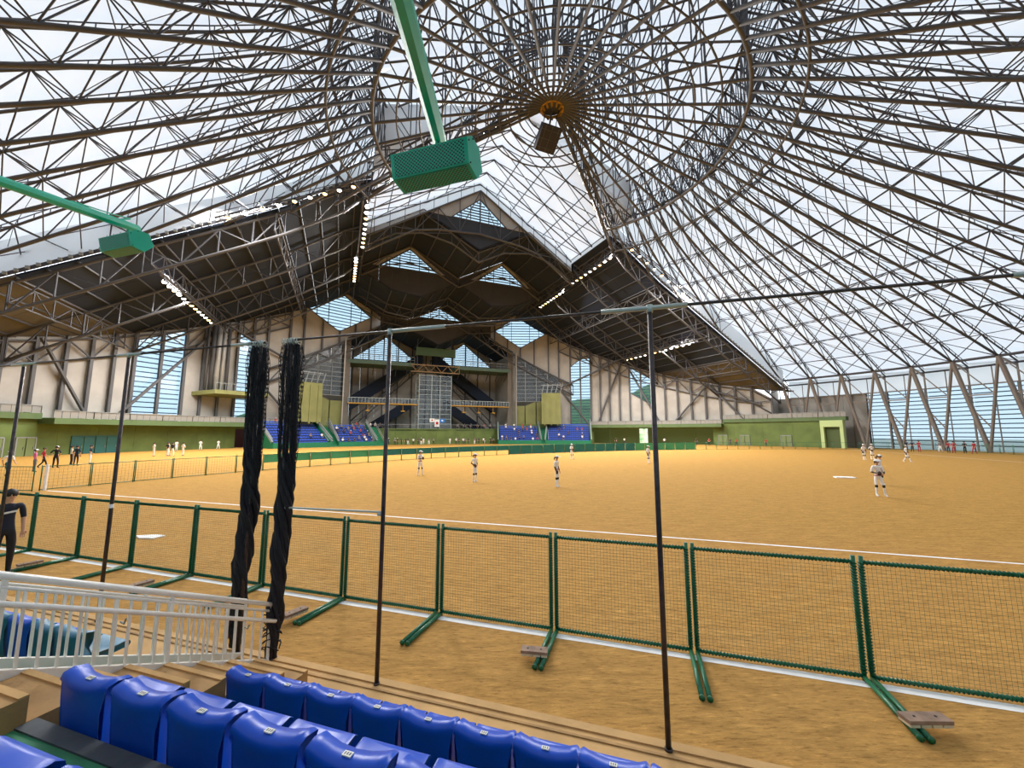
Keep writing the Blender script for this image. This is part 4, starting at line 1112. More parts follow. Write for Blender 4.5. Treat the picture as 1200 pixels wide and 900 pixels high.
# ------------------------------------------------------------------ blue moulded seats
def seat_mesh(name, m):
    prof = [(0.015, .02), (0.0, .12), (-.012, .26), (-.02, .38), (-.034, .465), (-.04, .50), (-.03, .525), (.02, .537), (.085, .520), (.105, .49), (.085, .42), (.08, .36), (.10, .285), (.16, .26), (.30, .255), (.42, .27), (.455, .265), (.465, .235), (.445, .21), (.3, .2), (.15, .19), (.08, .12), (.05, .02)]
    wid = [.214, .202, .190, .196, .218, .226, .227, .226, .22, .214, .205, .205, .212, .216, .218, .218, .212, .205, .205, .205, .205, .205, .205]
    us = [-1, -.93, -.72, -.4, 0, .4, .72, .93, 1]
    g = G(); k = len(prof)
    for u in us:
        for i, ((y, z), w_) in enumerate(zip(prof, wid)):
            dz = 0; dy = 0
            if 4 <= i <= 9: dz = .034 * (u * u) - .014
            if 4 <= i <= 10: dy = .02 * u * u
            if 12 <= i <= 15: dz = .028 * u * u - (.01 if abs(u) > .99 else 0)
            sh = 1.0
            if abs(u) > .99 and i in (5, 6, 7, 8): dz -= .02
            g.v.append((u * w_ * sh, y + dy, z + dz))
    n = len(us)
    for a in range(n - 1):
        for i in range(k): g.f.append((a * k + i, a * k + (i + 1) % k, (a + 1) * k + (i + 1) % k, (a + 1) * k + i))
    g.f.append(tuple(range(k))); g.f.append(tuple((n - 1) * k + i for i in range(k - 1, -1, -1)))
    g.m = [0] * len(g.f)
    me = g.mesh(name, m, True)
    return me
SB = seat_mesh('seat_shell_blue', BLUE); SBT = seat_mesh('seat_shell_teal', TEALSEAT)
g = G(); g.box((-.0, .018, .527), (.05, .03, .006)); PLATE = g.mesh('number_plate', mat('plate_white', '#d9d9cf', .5))
g = G()
for k in range(3): g.box((-.014 + k * .014, .018, .5305), (.007, .016, .001)); 
DIG = g.mesh('plate_digits', mat('plate_ink', '#55575c', .6))
def pedestal(hh):
    g = G(); g.box((0, .22, .24 - hh / 2), (.10, .12, hh)); g.box((0, .2, .235), (.3, .2, .03)); return g.mesh('pedestal', GREY)
def seat(loc, label, group, blue=True, hp=.2, rz=ROT_S, plate=True):
    o = empty('stadium_seat', loc, rz)
    link('shell', SB if blue else SBT, o, True)
    if plate: p = link('number_plate', PLATE, o, True); link('plate_digits', DIG, p, True)
    link('pedestal', PED[hp], o, True)
    tag(o, label, 'seat', group)
    return o
PED = {h_: pedestal(h_ + .06) for h_ in (.36, .43, .40, .60)}
P1, Q1 = .455, .49
for k in range(10):
    seat(sn(-3.66 + P1 * (k + .5), 2.93, .76 - .545), 'blue plastic seat in the front row, %s from the white railing' % ordn[k], 'front row seats', hp=.36)
for k in range(10):
    seat(sn(-3.60 + Q1 * (k + .5), 1.75, 1.385 - .545), 'blue plastic seat in the second row, %s from the aisle steps' % ordn[k], 'second row seats', hp=.60)
for k in range(6):
    seat(sn(-2.93 + .5 * k, .665, 1.345), 'blue seat in the third row at the bottom left corner, %s from the aisle' % ordn[k], 'third row seats', blue=True, hp=.43)
cl = [1, 0, 0, 1, 1, 0, 0, 1]
for k in range(8):
    seat(sn(-6.0 - .455 * k, 2.93, .76 - .545), ('faded teal' if k in (0, 1, 3, 6) else 'blue') + ' seat beyond the white railing, %s from its block end' % ordn[k], 'seats beyond the railing', blue=k not in (0, 1, 3, 6), hp=.36, plate=False)
for k in range(3):
    seat(sn(-7.3 - .49 * k, 1.75, 1.385 - .545), 'teal seat beyond the white railing in the second row, %s from its block end' % ordn[k], 'second row seats beyond the railing', blue=False, hp=.60, plate=False)

# ------------------------------------------------------------------ white railings
def railing(s_, n_hi, n_lo, lab, full=True):
    o = empty('railing', sn(s_, n_lo, zb(n_lo)))
    def rp(n, h_, ds=0): return sn(s_ + ds, n, zb(n) + h_)
    g = G(); g.prism([rp(n_lo, .03, -.03), rp(n_hi, .03, -.03), rp(n_hi, .03, .03), rp(n_lo, .03, .03)], Z * .075); g.obj('bottom_rail', WHITEP, o)
    g = G(); g.tube([rp(n_lo + (.06 if full else 0), .755), rp(n_hi, .755)], .026 if full else .015, 10); g.obj('top_rail', WHITEP, o, True)
    g = G(); g.tube([rp(n_lo, .675), rp(n_hi, .675)], .014, 8); g.obj('upper_rail', WHITEP, o, True)
    if full:
        g = G(); g.tube([rp(n_lo + .02, .565, .07), rp(n_hi, .565, .07)], .022, 10); hr = g.obj('handrail', WHITEP, o, True)
        for n in (n_lo - .35, n_lo - 1.6, n_lo - 2.85):
            g = G(); g.tube([rp(n, .47, 0), rp(n, .46, .05), rp(n, .51, .07)], .008, 6); g.obj('handrail_bracket', GREY, hr)
    n = n_lo; k = 0
    while n > n_hi:
        thick = k % 10 == 0
        g = G(); w_ = .022 if thick else .013
        g.box((rp(n, .08) + rp(n, .745 if thick else .67)) / 2, (w_, w_ * 1.5, .665 if thick else .59), (SX, NX, Z)); g.obj('post' if thick else 'baluster', WHITEP, o)
        n -= .118; k += 1
    tag(o, lab, 'railing')
railing(AI0 + .05, .2, 4.18, 'white handrail railing beside the aisle steps, nearest the blue seats')
railing(AI0 - .42, .2, 4.22, 'second white railing just behind the one beside the aisle steps', False)

# ------------------------------------------------------------------ net poles, top rail, gathered black nets
PN = 4.22; PH = 4.16
for s_, lab in ((.14, 'bronze net pole standing right of centre'), (-2.98, 'bronze net pole left of centre, joined by the short strut'), (-8.0, 'bronze net pole behind the white railing'), (-11.0, 'leftmost bronze net pole, before the person in dark shirt'),
                (-4.56, 'bronze net pole inside the right black net bundle'), (-5.12, 'bronze net pole inside the left black net bundle')):
    o = empty('net_pole', sn(s_, PN, .04))
    g = G(); g.bar(sn(s_, PN, .04), sn(s_, PN, PH), .026, 10, True); g.obj('tube', POLE, o, True)
    g = G(); g.bar(sn(s_, PN, PH - .03), sn(s_, PN, PH + .05), .034, 10, True); g.obj('cap', GALV, o, True)
    g = G(); g.bar(sn(s_, PN, .04), sn(s_, PN, .06), .036, 10, True); g.obj('base_socket', POLE, o, True)
    if s_ == -8.0: g = G(); g.bar(sn(s_, PN, 1.72), sn(s_, PN, 1.78), .029, 10, True); g.obj('white_mark', CHALK, o)
    tag(o, lab, 'pole')
def toprail(s0, s1, sleeves, lab):
    o = empty('net_rail', sn((s0 + s1) / 2, PN, PH))
    g = G(); g.bar(sn(s0, PN, PH + .02), sn(s1, PN, PH + .02), .016, 8, True); g.obj('tube', POLE, o, True)
    for a, b in sleeves: g = G(); g.bar(sn(a, PN, PH + .02), sn(b, PN, PH + .02), .025, 8, True); g.obj('sleeve', GALV, o, True)
    tag(o, lab, 'rail')
toprail(-4.62, 6.4, [(-2.95, -2.2), (-.35, .5), (2.95, 3.6)], 'thin top rail running right from the black nets across the field view')
toprail(-14, -5.05, [(-8.3, -7.7), (-11.4, -10.6), (-5.7, -5.3)], 'thin top rail running left from the black nets')
o = empty('strut', sn(-3.8, PN, 1.95)); g = G(); g.bar(sn(-4.5, PN, 1.92), sn(-2.98, PN, 1.95), .012, 8, True); g.obj('tube', GALV, o)
for s_ in (-4.46, -3.0): g = G(); g.bar(sn(s_ - .05, PN, 1.925), sn(s_ + .03, PN, 1.925), .022, 8, True); g.obj('clamp', GALV, o)
tag(o, 'short grey strut between the right net bundle and the next pole', 'strut')
def net_bundle(s_, lab, w0, w1, zend, seed, tail):
    rnd = random.Random(seed); o = empty('net_bundle', sn(s_, PN, zend))
    ns = 15; core = G()
    for j in range(ns):
        ph = 2 * math.pi * j / ns + rnd.uniform(-.2, .2); rad0 = rnd.uniform(.35, 1.0); pts = []; rr = []
        k = 46
        for i in range(k + 1):
            t = i / k; z = PH - .02 - (PH - .02 - zend) * t
            wd = interp(t, [(0, w0 * .8), (.08, w0), (.35, w0 * .92), (.5, w0 * .72), (.62, w1 * .9), (.78, w1 * .75), (.9, w1 * .7), (1, w1 * .5)])
            wd *= 1 + .16 * math.sin(t * 34 + seed) * (t > .4)
            tw = 0 if t < .38 else (t - .38) * 15
            flat = interp(t, [(0, .45), (.45, .6), (.6, 1)])
            a = ph + tw + .12 * math.sin(t * 20 + j)
            pts.append(sn(s_ + math.cos(a) * rad0 * wd + .05 * math.sin(t * 3) - .12 * t * tail, PN + .03 + math.sin(a) * rad0 * wd * flat, z))
            rr.append((.012 if t < .4 else .024) + .012 * math.sin(i * 1.3 + j) ** 2)
        core.tube(pts, rr, 5)
    core.obj('net_strand', BNET, o, True)
    # loose mesh around the gathered folds
    g = G(); C_ = 34; Rr = 70
    def mp(i, j):
        t = j / Rr; a = 2 * math.pi * i / C_ + .25 * math.sin(j * .35 + i)
        wd = interp(t, [(0, w0 * 1.0), (.1, w0 * 1.22), (.5, w0 * 1.1), (1, w0 * .62)]) * (1 + .10 * math.sin(i * 2.1 + j * .2))
        return sn(s_ + math.cos(a) * wd + .05 * math.sin(t * 2), PN + .02 + math.sin(a) * wd * .5, PH - .05 - 2.1 * t)
    for i in range(C_):
        for j in range(Rr):
            g.bar(mp(i, j), mp(i + (1 if j % 2 else 0), j + 1), .0028, 3)
            if j % 2: g.bar(mp(i, j), mp(i, j + 1), .0028, 3)
    g.obj('loose_mesh', BNET, o)['kind'] = 'stuff'
    g = G()
    for k in range(7):      # rings on the rail
        c = sn(s_ - .13 + k * .045, PN, PH - .0); g.tube([c + NX * math.cos(a * .7) * .045 + Z * (math.sin(a * .7) * .045) + SX * rnd.uniform(-.01, .01) for a in range(9)], .008, 4, closed=True)
    g.obj('ring_hooks', GALV, o)
    g = G()
    for k in range(5):      # cords knotted near the foot
        z = zend + .12 + .09 * k; g.tube([sn(s_ - .10 * tail + math.cos(a * .63 + k) * (.10 + .03 * rnd.random()), PN + .03 + math.sin(a * .63 + k) * .10, z + .05 * math.sin(a + k)) for a in range(11)], .008, 4)
    g.tube([sn(s_ - .10 * tail - .1 - .07 * math.cos(a * .6), PN, zend + .42 + .09 * math.sin(a * .6)) for a in range(11)], .007, 4)
    g.obj('tie_cord', BNET, o)
    tag(o, lab, 'net')
net_bundle(-4.58, 'gathered black net twisted round its pole, right of the pair', .155, .115, .06, 3, .15)
net_bundle(-5.20, 'gathered black net twisted round its pole, left of the pair', .15, .12, .10, 8, .3)

# ------------------------------------------------------------------ teal loudspeakers on long arms
AD = V((-.037, .983, .194)).normalized()
def perf_mat():
    m = bpy.data.materials.new('perforated_teal'); m.use_nodes = True; nt = m.node_tree; b = nt.nodes['Principled BSDF']; b.inputs['Roughness'].default_value = .4
    tc = nt.nodes.new('ShaderNodeTexCoord'); mp = nt.nodes.new('ShaderNodeMapping'); mp.inputs['Rotation'].default_value = (0, 0, R_(45)); mp.inputs['Scale'].default_value = (34, 34, 34)
    nt.links.new(tc.outputs['UV'], mp.inputs['Vector'])
    vo = nt.nodes.new('ShaderNodeTexVoronoi'); vo.inputs['Randomness'].default_value = 0; vo.inputs['Scale'].default_value = 1; vo.voronoi_dimensions = '2D'
    nt.links.new(mp.outputs[0], vo.inputs['Vector'])
    r = nt.nodes.new('ShaderNodeValToRGB'); r.color_ramp.elements[0].position = .36; r.color_ramp.elements[0].color = (.004, .02, .018, 1); r.color_ramp.elements[1].position = .42; r.color_ramp.elements[1].color = (*rgb('#10b395'), 1)
    nt.links.new(vo.outputs['Distance'], r.inputs['Fac']); nt.links.new(r.outputs['Color'], b.inputs['Base Color'])
    return m
PERF = perf_mat()
def speaker(end, lab, labarm, L_=.9):
    end = V(end)
    # arm with its mast
    a = o = empty('loudspeaker', end); st = end - AD * 6.6
    g = G(); g.bar(st, end + AD * .06, .078, 8, True); g.obj('arm_tube', TEAL, a)
    g = G(); g.bar(end + AD * .06, end + AD * .075, .06, 8, True); g.obj('end_cap', BLACK, a)
    g = G(); g.bar(V((st.x, st.y, -.05)), st + Z * .4, .11, 10, True); g.obj('mast', TEAL, a)
    g = G(); g.bar(end - AD * .30 + Z * .07, end - AD * .12 + Z * .16, .02, 6, True); g.tube([end - AD * .12 + Z * .16, end - AD * .5 + Z * .12, end - AD * 1.2 + Z * .09], .012, 5); g.obj('cable', TEAL, a)
    c = end - AD * .12 - Z * .40
    pr = [(-.10, .21), (-.22, .11), (-.16, -.14), (.06, -.17), (.20, .0), (.10, .21)]
    def P(u, i): y, z = pr[i % 6]; return c + SX * u + NX * y + Z * z
    g = G(); n = 6
    for u in (-L_ / 2, L_ / 2): g.v += [tuple(P(u, i)) for i in range(n)]
    g.f = [tuple(range(n)), tuple(range(2 * n - 1, n - 1, -1))] + [(i, n + i, n + (i + 1) % n, (i + 1) % n) for i in range(n)]; g.m = [0] * len(g.f)
    g.obj('cabinet', TEAL, o)
    for (i, j), nm in (((1, 2), 'front_grille'), ((2, 3), 'bottom_grille')):
        A_, B_ = P(-L_ / 2 + .04, i), P(L_ / 2 - .04, i); D_, C2 = P(-L_ / 2 + .04, j), P(L_ / 2 - .04, j)
        nrm = (B_ - A_).cross(D_ - A_).normalized(); mid = (A_ + B_ + C2 + D_) / 4
        if (mid - c).dot(nrm) < 0: nrm = -nrm
        sh = lambda p, q: p + (q - p) * .06 + nrm * .006
        me = bpy.data.meshes.new(nm); me.from_pydata([tuple(sh(A_, D_)), tuple(sh(B_, C2)), tuple(sh(C2, B_)), tuple(sh(D_, A_))], [], [(0, 1, 2, 3)])
        me.materials.append(PERF); uv = me.uv_layers.new(); w_ = L_ - .08; h_ = (D_ - A_).length
        for q, (x, y) in enumerate(((0, 0), (w_, 0), (w_, h_), (0, h_))): uv.data[q].uv = (x, y)
        link(nm, me, o)
    g = G()
    for k in range(4): g.bar(c + SX * (-.3 + .2 * k) + NX * -.165 + Z * .165, c + SX * (-.3 + .2 * k) + NX * -.172 + Z * .172, .008, 6, True)
    for s_ in (-1, 1):
        for i in range(3): q = P(s_ * L_ / 2, i) * .85 + c * .15 + SX * (s_ * .07); g.bar(q, q + SX * (s_ * .01), .008, 6, True)
    g.obj('screw', BLACK, o)
    g = G(); g.bar(end - AD * .12 - Z * .05, c + Z * .18, .03, 8, True); g.obj('bracket', TEAL, o)
    tag(o, lab, 'loudspeaker')
speaker((-.82, 4.13, 6.18), 'large teal perforated loudspeaker hanging from its arm at the upper centre', 'teal arm holding the upper centre loudspeaker')
speaker((-7.55, 7.50, 6.96), 'teal perforated loudspeaker on the long arm reaching in from the left edge', 'long teal arm reaching in from the left edge')

# ------------------------------------------------------------------ people
def joints(pose):
    J = dict(pelvis=(0, 0, .90), waist=(0, 0, 1.04), chest=(0, .0, 1.26), neck=(0, -.005, 1.42), jaw=(0, .02, 1.485), head=(0, .012, 1.565), crown=(0, 0, 1.635))
    for s_, n in ((1, 'l'), (-1, 'r')):
        J['sh' + n] = (s_ * .165, 0, 1.365); J['el' + n] = (s_ * .215, -.02, 1.10); J['wr' + n] = (s_ * .215, .06, .88); J['ha' + n] = (s_ * .21, .085, .81)
        J['hip' + n] = (s_ * .085, 0, .86); J['kn' + n] = (s_ * .10, .025, .47); J['an' + n] = (s_ * .105, -.02, .085); J['he' + n] = (s_ * .105, -.045, .045); J['to' + n] = (s_ * .12, .14, .03)
    for k, v in pose.items(): J[k] = v
    return J
POSES = {
 'stand': dict(),
 'hips': dict(ell=(.30, -.08, 1.13), wrl=(.17, .07, .99), hal=(.13, .10, .95), elr=(-.30, -.08, 1.13), wrr=(-.17, .07, .99), har=(-.13, .10, .95), anl=(.16, -.01, .085), knl=(.14, .03, .47), tol=(.19, .15, .03), hel=(.16, -.04, .045)),
 'glove': dict(ell=(.24, .02, 1.10), wrl=(.12, .22, 1.06), hal=(.06, .27, 1.06), elr=(-.24, .0, 1.10), wrr=(-.13, .2, 1.02), har=(-.06, .25, 1.02), anr=(-.18, .05, .085), knr=(-.15, .08, .47), tor=(-.2, .22, .03), her=(-.18, .02, .045)),
 'walk': dict(knl=(.09, .16, .50), anl=(.09, .26, .10), hel=(.09, .24, .05), tol=(.10, .41, .06), knr=(-.09, -.02, .48), anr=(-.09, -.28, .14), her=(-.09, -.32, .12), tor=(-.09, -.17, .03),
              ell=(.22, -.12, 1.12), wrl=(.2, -.06, .9), hal=(.2, -.04, .83), elr=(-.22, .05, 1.11), wrr=(-.2, .2, .94), har=(-.2, .26, .89)),
 'wide': dict(knl=(.17, .05, .48), anl=(.24, -.0, .085), hel=(.24, -.03, .045), tol=(.28, .14, .03), knr=(-.15, .04, .48), anr=(-.22, .0, .085), her=(-.22, -.03, .045), tor=(-.26, .14, .03),
              ell=(.23, .04, 1.12), wrl=(.08, .2, 1.14), hal=(.02, .24, 1.16), elr=(-.23, .0, 1.12), wrr=(-.12, .19, 1.10), har=(-.05, .23, 1.12)),
 'sit': dict(pelvis=(0, 0, .12), waist=(0, -.02, .26), chest=(0, .0, .48), neck=(0, .01, .64), jaw=(0, .035, .705), head=(0, .027, .785), crown=(0, .015, .855),
             shl=(.165, .01, .585), shr=(-.165, .01, .585), ell=(.21, .04, .33), wrl=(.13, .24, .25), hal=(.09, .3, .23), elr=(-.21, .04, .33), wrr=(-.13, .24, .25), har=(-.09, .3, .23),
             hipl=(.09, .02, .10), hipr=(-.09, .02, .10), knl=(.11, .42, .12), knr=(-.11, .42, .12), anl=(.11, .40, -.26), anr=(-.11, .40, -.26), hel=(.11, .37, -.29), her=(-.11, .37, -.29), tol=(.12, .56, -.30), tor=(-.12, .56, -.30)),
}
RAD = dict(pelvis=.125, waist=.105, chest=.125, neck=.05, jaw=.068, head=.092, crown=.06, sh=.062, el=.043, wr=.03, ha=.034, hip=.088, kn=.058, an=.04, he=.036, to=.032)
def region(a, b):
    p = a[:-1] if a[-1] in 'lr' and a[:-1] in ('sh', 'el', 'wr', 'ha', 'hip', 'kn', 'an', 'he', 'to') else a
    return p
def body_mesh(pose, fingers=True):
    J = joints(POSES[pose]); names = list(J); idx = {n: i for i, n in enumerate(names)}
    vs = [V(J[n]) for n in names]; rad = [RAD.get(n, RAD.get(n[:-1], .04)) for n in names]
    es = [('pelvis', 'waist'), ('waist', 'chest'), ('chest', 'neck'), ('neck', 'jaw'), ('jaw', 'head'), ('head', 'crown')]
    for n in 'lr':
        es += [('chest', 'sh' + n), ('sh' + n, 'el' + n), ('el' + n, 'wr' + n), ('wr' + n, 'ha' + n), ('pelvis', 'hip' + n), ('hip' + n, 'kn' + n), ('kn' + n, 'an' + n), ('an' + n, 'he' + n), ('an' + n, 'to' + n)]
    ei = [(idx[a], idx[b]) for a, b in es]
    # region tables: segment -> material slot (0 skin 1 top 2 trousers 3 sock 4 shoe 5 lower sleeve)
    SEG = {('pelvis', 'waist'): 1, ('waist', 'chest'): 1, ('chest', 'neck'): 1, ('neck', 'jaw'): 0, ('jaw', 'head'): 0, ('head', 'crown'): 0}
    segs = [(V(J[a]), V(J[b]), SEG[(a, b)]) for a, b in es[:6]]
    for n in 'lr':
        e, s_, w_, h_ = V(J['el' + n]), V(J['sh' + n]), V(J['wr' + n]), V(J['ha' + n])
        segs += [(V(J['chest']), s_, 1), (s_, e, 1), (e, w_, 5), (w_ + (h_ - w_) * .1, h_ + (h_ - w_) * 2, 0)]
        hp, kn, an = V(J['hip' + n]), V(J['kn' + n]), V(J['an' + n])
        k2 = kn + (an - kn) * .12
        segs += [(V(J['pelvis']), hp, 2), (hp, kn + (hp - kn) * .22, 2), (kn + (hp - kn) * .14, k2, 6), (k2 + (an - k2) * .1, an + (kn - an) * .12, 3), (V(J['he' + n]), V(J['to' + n]), 4)]
        if fingers:
            d = (h_ - w_).normalized(); side = d.cross(V((0, 1, 0)) if abs(d.y) < .8 else Z).normalized()
            nr = side.cross(d)
            for f in range(4):
                base = len(vs); off = side * ((f - 1.5) * .02); L_ = (.058, .072, .075, .064)[f]
                vs += [h_ + off + d * .03, h_ + off + d * (.03 + L_ * .55) + nr * .006, h_ + off + d * (.03 + L_) + nr * .02]; rad += [.0095, .0088, .0075]
                ei += [(idx['ha' + n], base), (base, base + 1), (base + 1, base + 2)]
            base = len(vs); sg = 1 if n == 'l' else -1
            vs += [w_ + (h_ - w_) * .4 + side * (-.038), h_ + side * (-.055) + d * .02]; rad += [.012, .009]
            ei += [(idx['ha' + n], base), (base, base + 1)]
    me = bpy.data.meshes.new('body_' + pose); me.from_pydata([tuple(v) for v in vs], ei, [])
    ob = bpy.data.objects.new('tmp_body', me); col.objects.link(ob)
    sk = ob.modifiers.new('skin', 'SKIN'); sk.use_smooth_shade = True; sk.branch_smoothing = .5
    for i, d in enumerate(me.skin_vertices[0].data):
        r = rad[i]; d.radius = (r, r); d.use_root = (i == 0)
    for nm, fx, fy in (('pelvis', 1.15, .82), ('waist', 1.12, .80), ('chest', 1.2, .85)):
        me.skin_vertices[0].data[idx[nm]].radius = (RAD[nm] * fx, RAD[nm] * fy)
    ss = ob.modifiers.new('sub', 'SUBSURF'); ss.levels = 1; ss.render_levels = 1
    bpy.context.view_layer.update()
    dg = bpy.context.evaluated_depsgraph_get()
    out = bpy.data.meshes.new_from_object(ob.evaluated_get(dg)); out.name = 'body_' + pose
    bpy.data.objects.remove(ob)
    out.materials.clear()
    for _ in range(7): out.materials.append(None)
    for p in out.polygons:
        c = p.center; best = 9; bm_ = 1
        for a, b, m in segs:
            ab_ = b - a; t = max(0, min(1, (c - a).dot(ab_) / max(1e-9, ab_.dot(ab_)))); dd = (c - (a + ab_ * t)).length
            if dd < best: best = dd; bm_ = m
        p.material_index = bm_; p.use_smooth = True
    if not pose == 'sit':    # jersey hem and trouser line
        for p in out.polygons:
            if p.material_index == 1 and p.center.z < .93: p.material_index = 2
    return out, J
BODY = {k: body_mesh(k) for k in POSES}
def ball(g, c, rx, ry, rz, n=10, m=6, zmin=-1.0):
    vs = []; fs = []
    for j in range(m + 1):
        t = math.acos(max(-1, min(1, 1 - (1 - zmin) * j / m)))
        for i in range(n): a = 2 * math.pi * i / n; vs.append((c[0] + rx * math.sin(t) * math.cos(a), c[1] + ry * math.sin(t) * math.sin(a), c[2] + rz * math.cos(t)))
    for j in range(m):
        for i in range(n): fs.append((j * n + i, j * n + (i + 1) % n, (j + 1) * n + (i + 1) % n, (j + 1) * n + i))
    g.add(vs, fs)
def head_parts(zh, y0=0.0):
    cap = G(); ball(cap, (0, y0 + .002, zh + .035), .104, .112, .085, 12, 5, .0); cap.prism([(-.075, y0 + .08, zh + .035), (.075, y0 + .08, zh + .035), (.055, y0 + .185, zh + .02), (-.055, y0 + .185, zh + .02)], Z * .014)
    hair = G(); ball(hair, (0, y0 - .018, zh + .018), .101, .105, .10, 12, 6, -.55)
    tail = G(); tail.tube([(0, y0 - .10, zh + .01), (0, y0 - .15, zh - .04), (0, y0 - .13, zh - .16)], [.03, .035, .012], 6)
    eye = G(); ball(eye, (0, y0 + .088, zh + .012), .013, .008, .009, 8, 4)
    mouth = G(); mouth.prism([(-.026, y0 + .092, zh - .052), (.026, y0 + .092, zh - .052), (.02, y0 + .092, zh - .06), (-.02, y0 + .092, zh - .06)], V((0, .006, 0)))
    nose = G(); nose.prism([(-.013, y0 + .09, zh - .025), (.013, y0 + .09, zh - .025), (0, y0 + .09, zh + .015)], V((0, .022, -.004)))
    ear = G(); ball(ear, (0, y0 - .002, zh - .002), .012, .02, .03, 8, 4)
    return cap, hair, tail, eye, mouth, nose, ear
HP = {}
for k in POSES:
    zh = BODY[k][1]['head'][2] + .005; y0 = BODY[k][1]['head'][1]
    HP[k] = [x.mesh(nm, BLACK, True) for x, nm in zip(head_parts(zh, y0), ('cap', 'hair', 'ponytail', 'eye', 'mouth', 'nose', 'ear'))]
LIP = mat('lips', '#9a5a50', .6); SKIN = mat('skin', '#c99778', .55); HAIR = mat('hair_black', '#1c1614', .6); WJ = mat('white_jersey', '#f3f0ee', .8); NAVY = mat('navy_cloth', '#1a2034', .8); BLK = mat('black_cloth', '#1b1b20', .8)
REDK = mat('red_kit', '#a52532', .8); PINK = mat('pink_cloth', '#d878a8', .8); CREAM = mat('cream_cloth', '#c9bda4', .8); GREENC = mat('dark_green_cloth', '#22564c', .8); GREYC = mat('grey_cloth', '#6d7078', .8); BROWNG = mat('glove_leather', '#3a2a22', .6)
gm = G(); ball(gm, (0, 0, 0), .085, .06, .11, 9, 6); GLOVE = gm.mesh('glove', BROWNG, True)
gb_ = G()
def person(loc, face_to, pose, top, pants, label, sock=None, shoe=None, sleeve=None, knee=None, cap=None, hairtail=False, scale=1.0, glove=False, group=None, belt=None, detail=True):
    loc = V(loc)
    if isinstance(face_to, (int, float)): rz = face_to
    else: d = V(face_to) - loc; rz = math.atan2(d.y, d.x) - math.pi / 2
    o = empty('person', loc, rz); o.matrix_basis = o.matrix_basis @ Matrix.Scale(scale, 4)
    me, J = BODY[pose]
    b = link('body', me, o, True)
    for i, m in enumerate((SKIN, top, pants, sock or pants, shoe or BLK, sleeve or SKIN, knee or pants)):
        b.material_slots[i].link = 'OBJECT'; b.material_slots[i].material = m
    def ch(i, nm, m):
        c = link(nm, HP[pose][i], b if nm in ('eye', 'mouth', 'nose', 'ear') else o, True); c.material_slots[0].link = 'OBJECT'; c.material_slots[0].material = m; return c
    ch(1, 'hair', HAIR)
    if cap: ch(0, 'cap', cap)
    if hairtail: ch(2, 'ponytail', HAIR)
    if detail:
        for x in (-.035, .035): ch(3, 'eye', HAIR).location = (x, 0, 0)
        ch(4, 'mouth', LIP); ch(5, 'nose', SKIN)
        for x in (-.096, .096): ch(6, 'ear', SKIN).location = (x, 0, 0)
    if glove:
        c = link('glove', GLOVE, o, True); c.location = V(J['hal']) + V((0, .03, 0))
    if belt:
        g = G(); g.tube([(math.cos(a * .393) * .142, math.sin(a * .393) * .105, J['pelvis'][2] + .06) for a in range(16)], .018, 5, closed=True); lo = g.obj('belt', belt, None); lo.parent = o
    tag(o, label, 'person', group)
    return o
HOME = sn(38, 12.2)
def player(loc, pose, lab, face=None, **k):
    return person(loc, face if face is not None else HOME, pose, WJ, WJ, lab, sock=WJ, shoe=WJ, sleeve=BLK, knee=BLK, cap=WJ, hairtail=True, glove=True, belt=REDK, **k)
player((-6.3, 27.7, 0), 'wide', 'player in white uniform, leftmost of the three in a row on the dirt')
player((-2.2, 24.0, 0), 'hips', 'player in white uniform, middle of the three in a row on the dirt')
player((2.4, 21.7, 0), 'stand', 'player in white standing side-on with dark glove, right of the three in a row')
player((6.6, 44.5, 0), 'glove', 'player in white uniform far back, before the teal fence screen')
player((13.0, 38.4, 0), 'stand', 'player in white uniform half hidden by the net pole right of centre')
player((16.8, 18.6, 0), 'glove', 'player in white uniform nearest the camera, black glove held across the waist', face=V((12, 4, 0)))
player((20.6, 22.6, 0), 'stand', 'player in white uniform directly behind the nearest player')
player((37.7, 43.1, 0), 'stand', 'left one of the two players in white standing together on the far right')
player((39.4, 44.0, 0), 'hips', 'right one of the two players in white standing together on the far right')
player((38.7, 39.5, 0), 'walk', 'player in white uniform walking alone on the far right', face=V((70, 10, 0)))
# people on the left
person((-32.7, 26.2, 0), V((0, 20, 0)), 'walk', WJ, GREENC, 'person in white shirt and dark green trousers at the left edge', cap=WJ, scale=1.02)
person((-35.5, 30.0, 0), V((-20, 60, 0)), 'stand', PINK, GREYC, 'person in pink shirt at the far left edge', cap=WJ)
person((-38.6, 33.2, 0), V((-10, 60, 0)), 'walk', REDK, BLK, 'person in red and black carrying a white bag at the left', cap=None)
person((-39.4, 36.0, 0), V((0, 80, 0)), 'glove', CREAM, BLK, 'person in cream shirt and dark trousers at the left', cap=BLK, scale=1.05)
person((-37.6, 33.2, 0), V((-60, 90, 0)), 'hips', BLK, BLK, 'person in black with a white cap left of the teal door', cap=WJ, scale=1.08)
person((-38.4, 35.5, 0), V((-60, 90, 0)), 'stand', NAVY, NAVY, 'person in navy tracksuit before the teal door', cap=NAVY, scale=1.06)
person((-39.6, 37.8, 0), V((10, 90, 0)), 'hips', NAVY, WJ, 'person in navy top and white trousers before the teal door', cap=NAVY, scale=1.03)
for k, (dx, dy) in enumerate(((0, 0), (1.2, .6), (.5, 1.5), (2.1, .2), (2.6, 1.2))):
    person((-44.2 + dx, 49.6 + dy, 0), V((-40, 60, 0)), ('stand', 'hips', 'stand', 'wide', 'glove')[k], WJ if k % 2 == 0 else NAVY, WJ, 'player in the white-trousered huddle by the left green wall', cap=NAVY, group='huddle by the left green wall')
